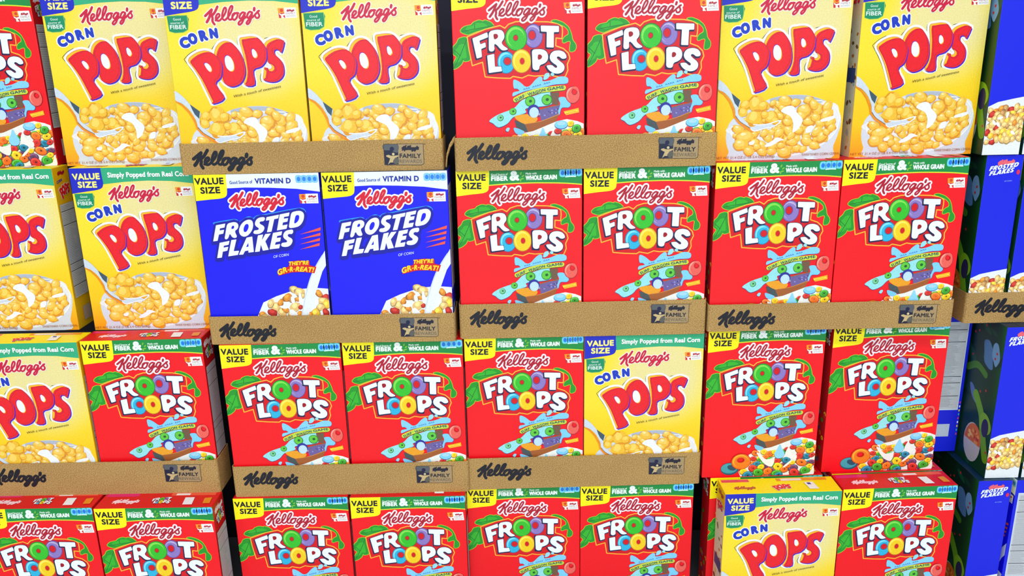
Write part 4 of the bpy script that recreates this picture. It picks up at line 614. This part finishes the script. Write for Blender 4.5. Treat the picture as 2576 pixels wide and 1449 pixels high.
# ------------------------------------------------------------------ corrugated display trays
TR = ART['tray']
def make_tray(W, D, h, logo_scale=1.):
    t = empty('cardboard_tray', 'x', 'cardboard tray', 'cardboard display trays under the cereal boxes')
    th = .0018; cr = .006
    bm = bmesh.new()
    def ringpts(w, d, r, y0):
        pts = []
        for cx, cy, a0 in ((w / 2 - r, y0 + r, -90), (w / 2 - r, y0 + d - r, 0), (-w / 2 + r, y0 + d - r, 90), (-w / 2 + r, y0 + r, 180)):
            for k in range(4):
                a = math.radians(a0 + 30 * k); pts.append((cx + r * math.cos(a), cy + r * math.sin(a)))
        return pts
    O = ringpts(W, D, cr, 0); I = ringpts(W - 2 * th, D - 2 * th, cr - th + .0005, th); n = len(O)
    ob = [bm.verts.new((x, y, 0)) for x, y in O]; ot = [bm.verts.new((x, y, h)) for x, y in O]
    it = [bm.verts.new((x, y, h)) for x, y in I]; ib = [bm.verts.new((x, y, .0025)) for x, y in I]
    for i in range(n):
        j = (i + 1) % n
        bm.faces.new((ob[i], ob[j], ot[j], ot[i])); bm.faces.new((ot[i], ot[j], it[j], it[i])); bm.faces.new((it[i], it[j], ib[j], ib[i]))
    bm.faces.new(list(reversed(ob))); bm.faces.new(ib)
    me = bpy.data.meshes.new('tray_body'); bm.to_mesh(me); bm.free(); me.materials.append(M_KRAFT)
    o = bpy.data.objects.new('tray_body', me); COL.objects.link(o); o.parent = t
    a = Art((-W / 2, 0, h), (1, 0, 0), (0, 0, -1), W * 1000, h * 1000, .1)
    w0 = FIT['WT'] * 1000; dx = (W * 1000 - w0) / 2 if W > .3 else 0; sx = lambda p: (p[0] + dx, p[1])
    ink = (8, 10, 26)
    a.script(sx((TR['logo'][0][0], TR['logo'][0][1] + 2)), sx((TR['logo'][1][0], TR['logo'][1][1] + 2)), 4.5, ink); a.build('brand_lettering', t)
    if W < .3: return t          # its emblem lies past the cut
    e = TR['emb']; m = lambda k: [sx(p) for p in e[k]]
    a.poly(m('rect'), (166, 140, 98)); a.poly(m('sq'), (18, 20, 52)); a.poly(m('gray'), (84, 88, 92), smooth=True)
    q = m('gc'); a.ell(q[0], 6.5, 6.5, (90, 88, 80)); q = m('head'); a.ell(q[0], 4.3, 4.3, (14, 16, 60)); a.poly(m('fig'), (196, 172, 120)); q = m('dot'); a.ell(q[0], 2.6, 2.6, (206, 188, 140))
    R_ = m('rect'); a.stroke([R_[0], R_[1], R_[2], R_[3], R_[4]], .9, (60, 52, 40), True)
    q = m('mini'); a.script(q[0], q[1], 7, (20, 20, 40), n=2); q = m('fam'); a.text('FAMILY', q[0], q[1], 8.6, (30, 28, 40), .03); q = m('rew'); a.text('REWARDS', q[0], q[1], 6.6, (110, 98, 78), .0)
    q = m('tm'); a.stroke([q[0], (q[0][0] + 4, q[0][1])], .8, (70, 60, 50))
    a.build('loyalty_emblem', t)
    return t

# ------------------------------------------------------------------ place everything
PROTO = {'F': make_ring_box(), 'P': make_corn_box(), 'K': make_flake_box()}
used = set()
BOXES = {}
def place(kind, x, y, z, rz, label):
    o = PROTO[kind] if kind not in used else copy_tree(PROTO[kind]); used.add(kind)
    o.location = (x, y, z + CAM_Z); o.rotation_euler = (0, 0, rz); o['label'] = label
    return o
LAB = {
 'A0r1': 'red ring cereal box at the left photo edge in the top row',
 'A0r2': 'yellow corn cereal box at the left photo edge, under the top red box',
 'A0r3': 'yellow corn cereal box in the leftmost tray, left of a red box',
 'A0r4': 'red ring cereal box in the bottom left corner, cut by the photo edge',
 'A1r1': 'leftmost yellow corn cereal box of the top row, standing outside the tray',
 'A1r2': 'yellow corn cereal box directly left of the two blue front-facing boxes',
 'A1r3': 'red ring cereal box in the leftmost tray, right of a yellow box',
 'A1r4': 'second red cereal box from the left in the bottom row, its top showing',
 'B0r1': 'left yellow corn cereal box in the tray above the two blue boxes',
 'B1r1': 'right yellow corn cereal box in the tray above the two blue boxes',
 'B0r2': 'left one of two front-facing blue flake cereal boxes sharing a tray',
 'B1r2': 'right one of two front-facing blue flake cereal boxes sharing a tray',
 'B0r3': 'left red ring cereal box in the tray below the two blue boxes',
 'B1r3': 'right red ring cereal box in the tray below the two blue boxes',
 'B0r4': 'third red ring cereal box from the left in the bottom row',
 'B1r4': 'fourth red ring cereal box from the left in the bottom row',
 'C0r1': 'left red ring cereal box in the top tray beside the dark gap',
 'C1r1': 'right red ring cereal box in the top tray, touching a yellow box',
 'C0r2': 'left red ring cereal box in the tray right of the two blue boxes',
 'C1r2': 'right red ring cereal box in the tray right of the two blue boxes',
 'C0r3': 'red ring cereal box in the central tray with a yellow box on its right',
 'C1r3': 'yellow corn cereal box in the central tray, right of a red box',
 'C0r4': 'fifth red ring cereal box from the left in the bottom row',
 'C1r4': 'sixth red ring cereal box from the left in the bottom row',
 'D0r1': 'left of two untrayed yellow corn cereal boxes at top right, bowl fully visible',
 'D1r1': 'right of two untrayed yellow corn cereal boxes at top right, bowl fully visible',
 'D0r2': 'left red ring cereal box in the tray beneath the untrayed yellow pair',
 'D1r2': 'right red ring cereal box in the tray beneath the untrayed yellow pair',
 'D0r3': 'left of two untrayed red cereal boxes showing the whole ring picture',
 'D1r3': 'right of two untrayed red cereal boxes showing the whole ring picture',
 'D0r4': 'yellow corn cereal box in the bottom row at right, top flap showing',
 'D1r4': 'rightmost red ring cereal box in the bottom row, beside the yellow box'}
P_ = FIT['box']
for n, (kd, x, y, w, z) in P_.items(): BOXES[n] = place(kd, x, y, z, w, LAB[n])
for n, (kd, x, y, w, z, lb) in FIT['extra'].items(): BOXES[n] = place(kd, x, y, z, w, lb)

TLAB = {'Bt1': 'cardboard tray holding two yellow boxes in the top row', 'Ct1': 'cardboard tray holding two red boxes in the top row',
        'Bt2': 'cardboard tray holding the two blue front-facing cereal boxes', 'Ct2': 'cardboard tray holding two red boxes, right of the blue boxes tray',
        'Dt2': 'cardboard tray holding two red boxes under the untrayed yellow pair', 'At3': 'leftmost cardboard tray, holding a yellow and a red box',
        'Bt3': 'cardboard tray with two red boxes beneath the blue boxes tray', 'Ct3': 'central cardboard tray holding a red box and a yellow box',
        'Et2': 'cardboard tray at right photo edge under sideways blue boxes'}
for n, (x, y, w, z, W, D, h) in FIT['tray'].items():
    t = make_tray(W, D, h); t.location = (x, y, z + CAM_Z); t.rotation_euler = (0, 0, w); t['label'] = TLAB[n]
    if n == 'Ct1':      # torn side flap leaning out into the gap
        v = []; pr = [(-W / 2 - .0005, .008, h - .002), (-W / 2 - .010, .006, h - .016), (-W / 2 - .016, .004, h - .034), (-W / 2 - .0185, .004, h - .054)]
        for i, p in enumerate(pr):
            wd = .009 - .0012 * i; v += [(p[0], p[1], p[2] + wd / 2), (p[0], p[1], p[2] - wd / 2), (p[0] + .002, p[1] + .003, p[2] - wd / 2), (p[0] + .002, p[1] + .003, p[2] + wd / 2)]
        f = [(0, 1, 2, 3), (15, 14, 13, 12)]
        for i in range(3):
            for k in range(4): b = i * 4; f.append((b + k, b + (k + 1) % 4 + 0, b + 4 + (k + 1) % 4, b + 4 + k))
        mesh_obj('torn_flap', v, f, None, t, M_KRAFT)

# ------------------------------------------------------------------ setting
def box_struct(name, blocks, mat):
    v = []; f = []
    for x0, y0, z0, x1, y1, z1 in blocks:
        b = len(v); v += [(x0, y0, z0), (x1, y0, z0), (x1, y1, z0), (x0, y1, z0), (x0, y0, z1), (x1, y0, z1), (x1, y1, z1), (x0, y1, z1)]
        f += [tuple(b + i for i in q) for q in ((0, 3, 2, 1), (4, 5, 6, 7), (0, 1, 5, 4), (1, 2, 6, 5), (2, 3, 7, 6), (3, 0, 4, 7))]
    o = mesh_obj(name, v, f, None, None, mat); o['kind'] = 'structure'; return o
box_struct('floor', [(-6, -5, -.1, 6, 4, 0)], M_FLOOR)
box_struct('gap_shade_wall', [(-6, 2.0, 0, 6, 2.1, 3.4)], M_GAP_SHADE)  # added dark sheet, imitates the shaded depth seen through the gaps
bases = [(x0, 1.50, 0, x1, 1.98, z + CAM_Z) for x0, x1, z in FIT['base']]
box_struct('trim_1', bases, M_PLAT)

# ------------------------------------------------------------------ light
w = bpy.data.worlds.new('shop'); scn.world = w; w.use_nodes = True
bg = w.node_tree.nodes['Background']; bg.inputs[0].default_value = (.86, .93, 1.0, 1); bg.inputs[1].default_value = WORLD
def tube(x, y, z, sx, sy, power):
    l = bpy.data.lights.new('ceiling_lamp', 'AREA'); l.shape = 'RECTANGLE'; l.size = sx; l.size_y = sy; l.energy = power; l.color = (.95, .98, 1.0)
    o = bpy.data.objects.new('ceiling_lamp', l); COL.objects.link(o); o.location = (x, y, z)
for yy, pw in LAMPS:
    for xx in (-2.6, 0, 2.6): tube(xx, yy, 3.6, 2.4, .3, pw)

# added bluish fill far behind the camera, gives upper boxes their sheen
l = bpy.data.lights.new('sheen_fill_light', 'AREA'); l.shape = 'RECTANGLE'; l.size = 11; l.size_y = 2.3; l.energy = SHEEN_FILL; l.color = (.55, .78, 1.0)
o = bpy.data.objects.new('sheen_fill_light', l); COL.objects.link(o); o.location = (0, -14, 2.35); o.rotation_euler = (math.pi / 2, 0, 0)

# ------------------------------------------------------------------ camera
c = FIT['cam']; cam = bpy.data.cameras.new('camera'); co = bpy.data.objects.new('camera', cam); COL.objects.link(co)
cam.sensor_width = 36; cam.lens = 36 * c['f'] / 2576; cam.clip_start = .01
th, ro, ya = c['pitch'], c['roll'], c['yaw']
fw = Vector((math.sin(ya) * math.cos(th), math.cos(ya) * math.cos(th), -math.sin(th))); rt = Vector((math.cos(ya), -math.sin(ya), 0)); up = rt.cross(fw)
r2 = rt * math.cos(ro) + up * math.sin(ro); u2 = -rt * math.sin(ro) + up * math.cos(ro)
mt = Matrix((r2, u2, -fw)).transposed().to_4x4(); mt.translation = (0, 0, CAM_Z); co.matrix_world = mt
scn.camera = co
vs = scn.view_settings; vs.view_transform = 'Standard'; vs.look = 'None'; vs.exposure = EXPO; vs.gamma = 1; vs.use_curve_mapping = False
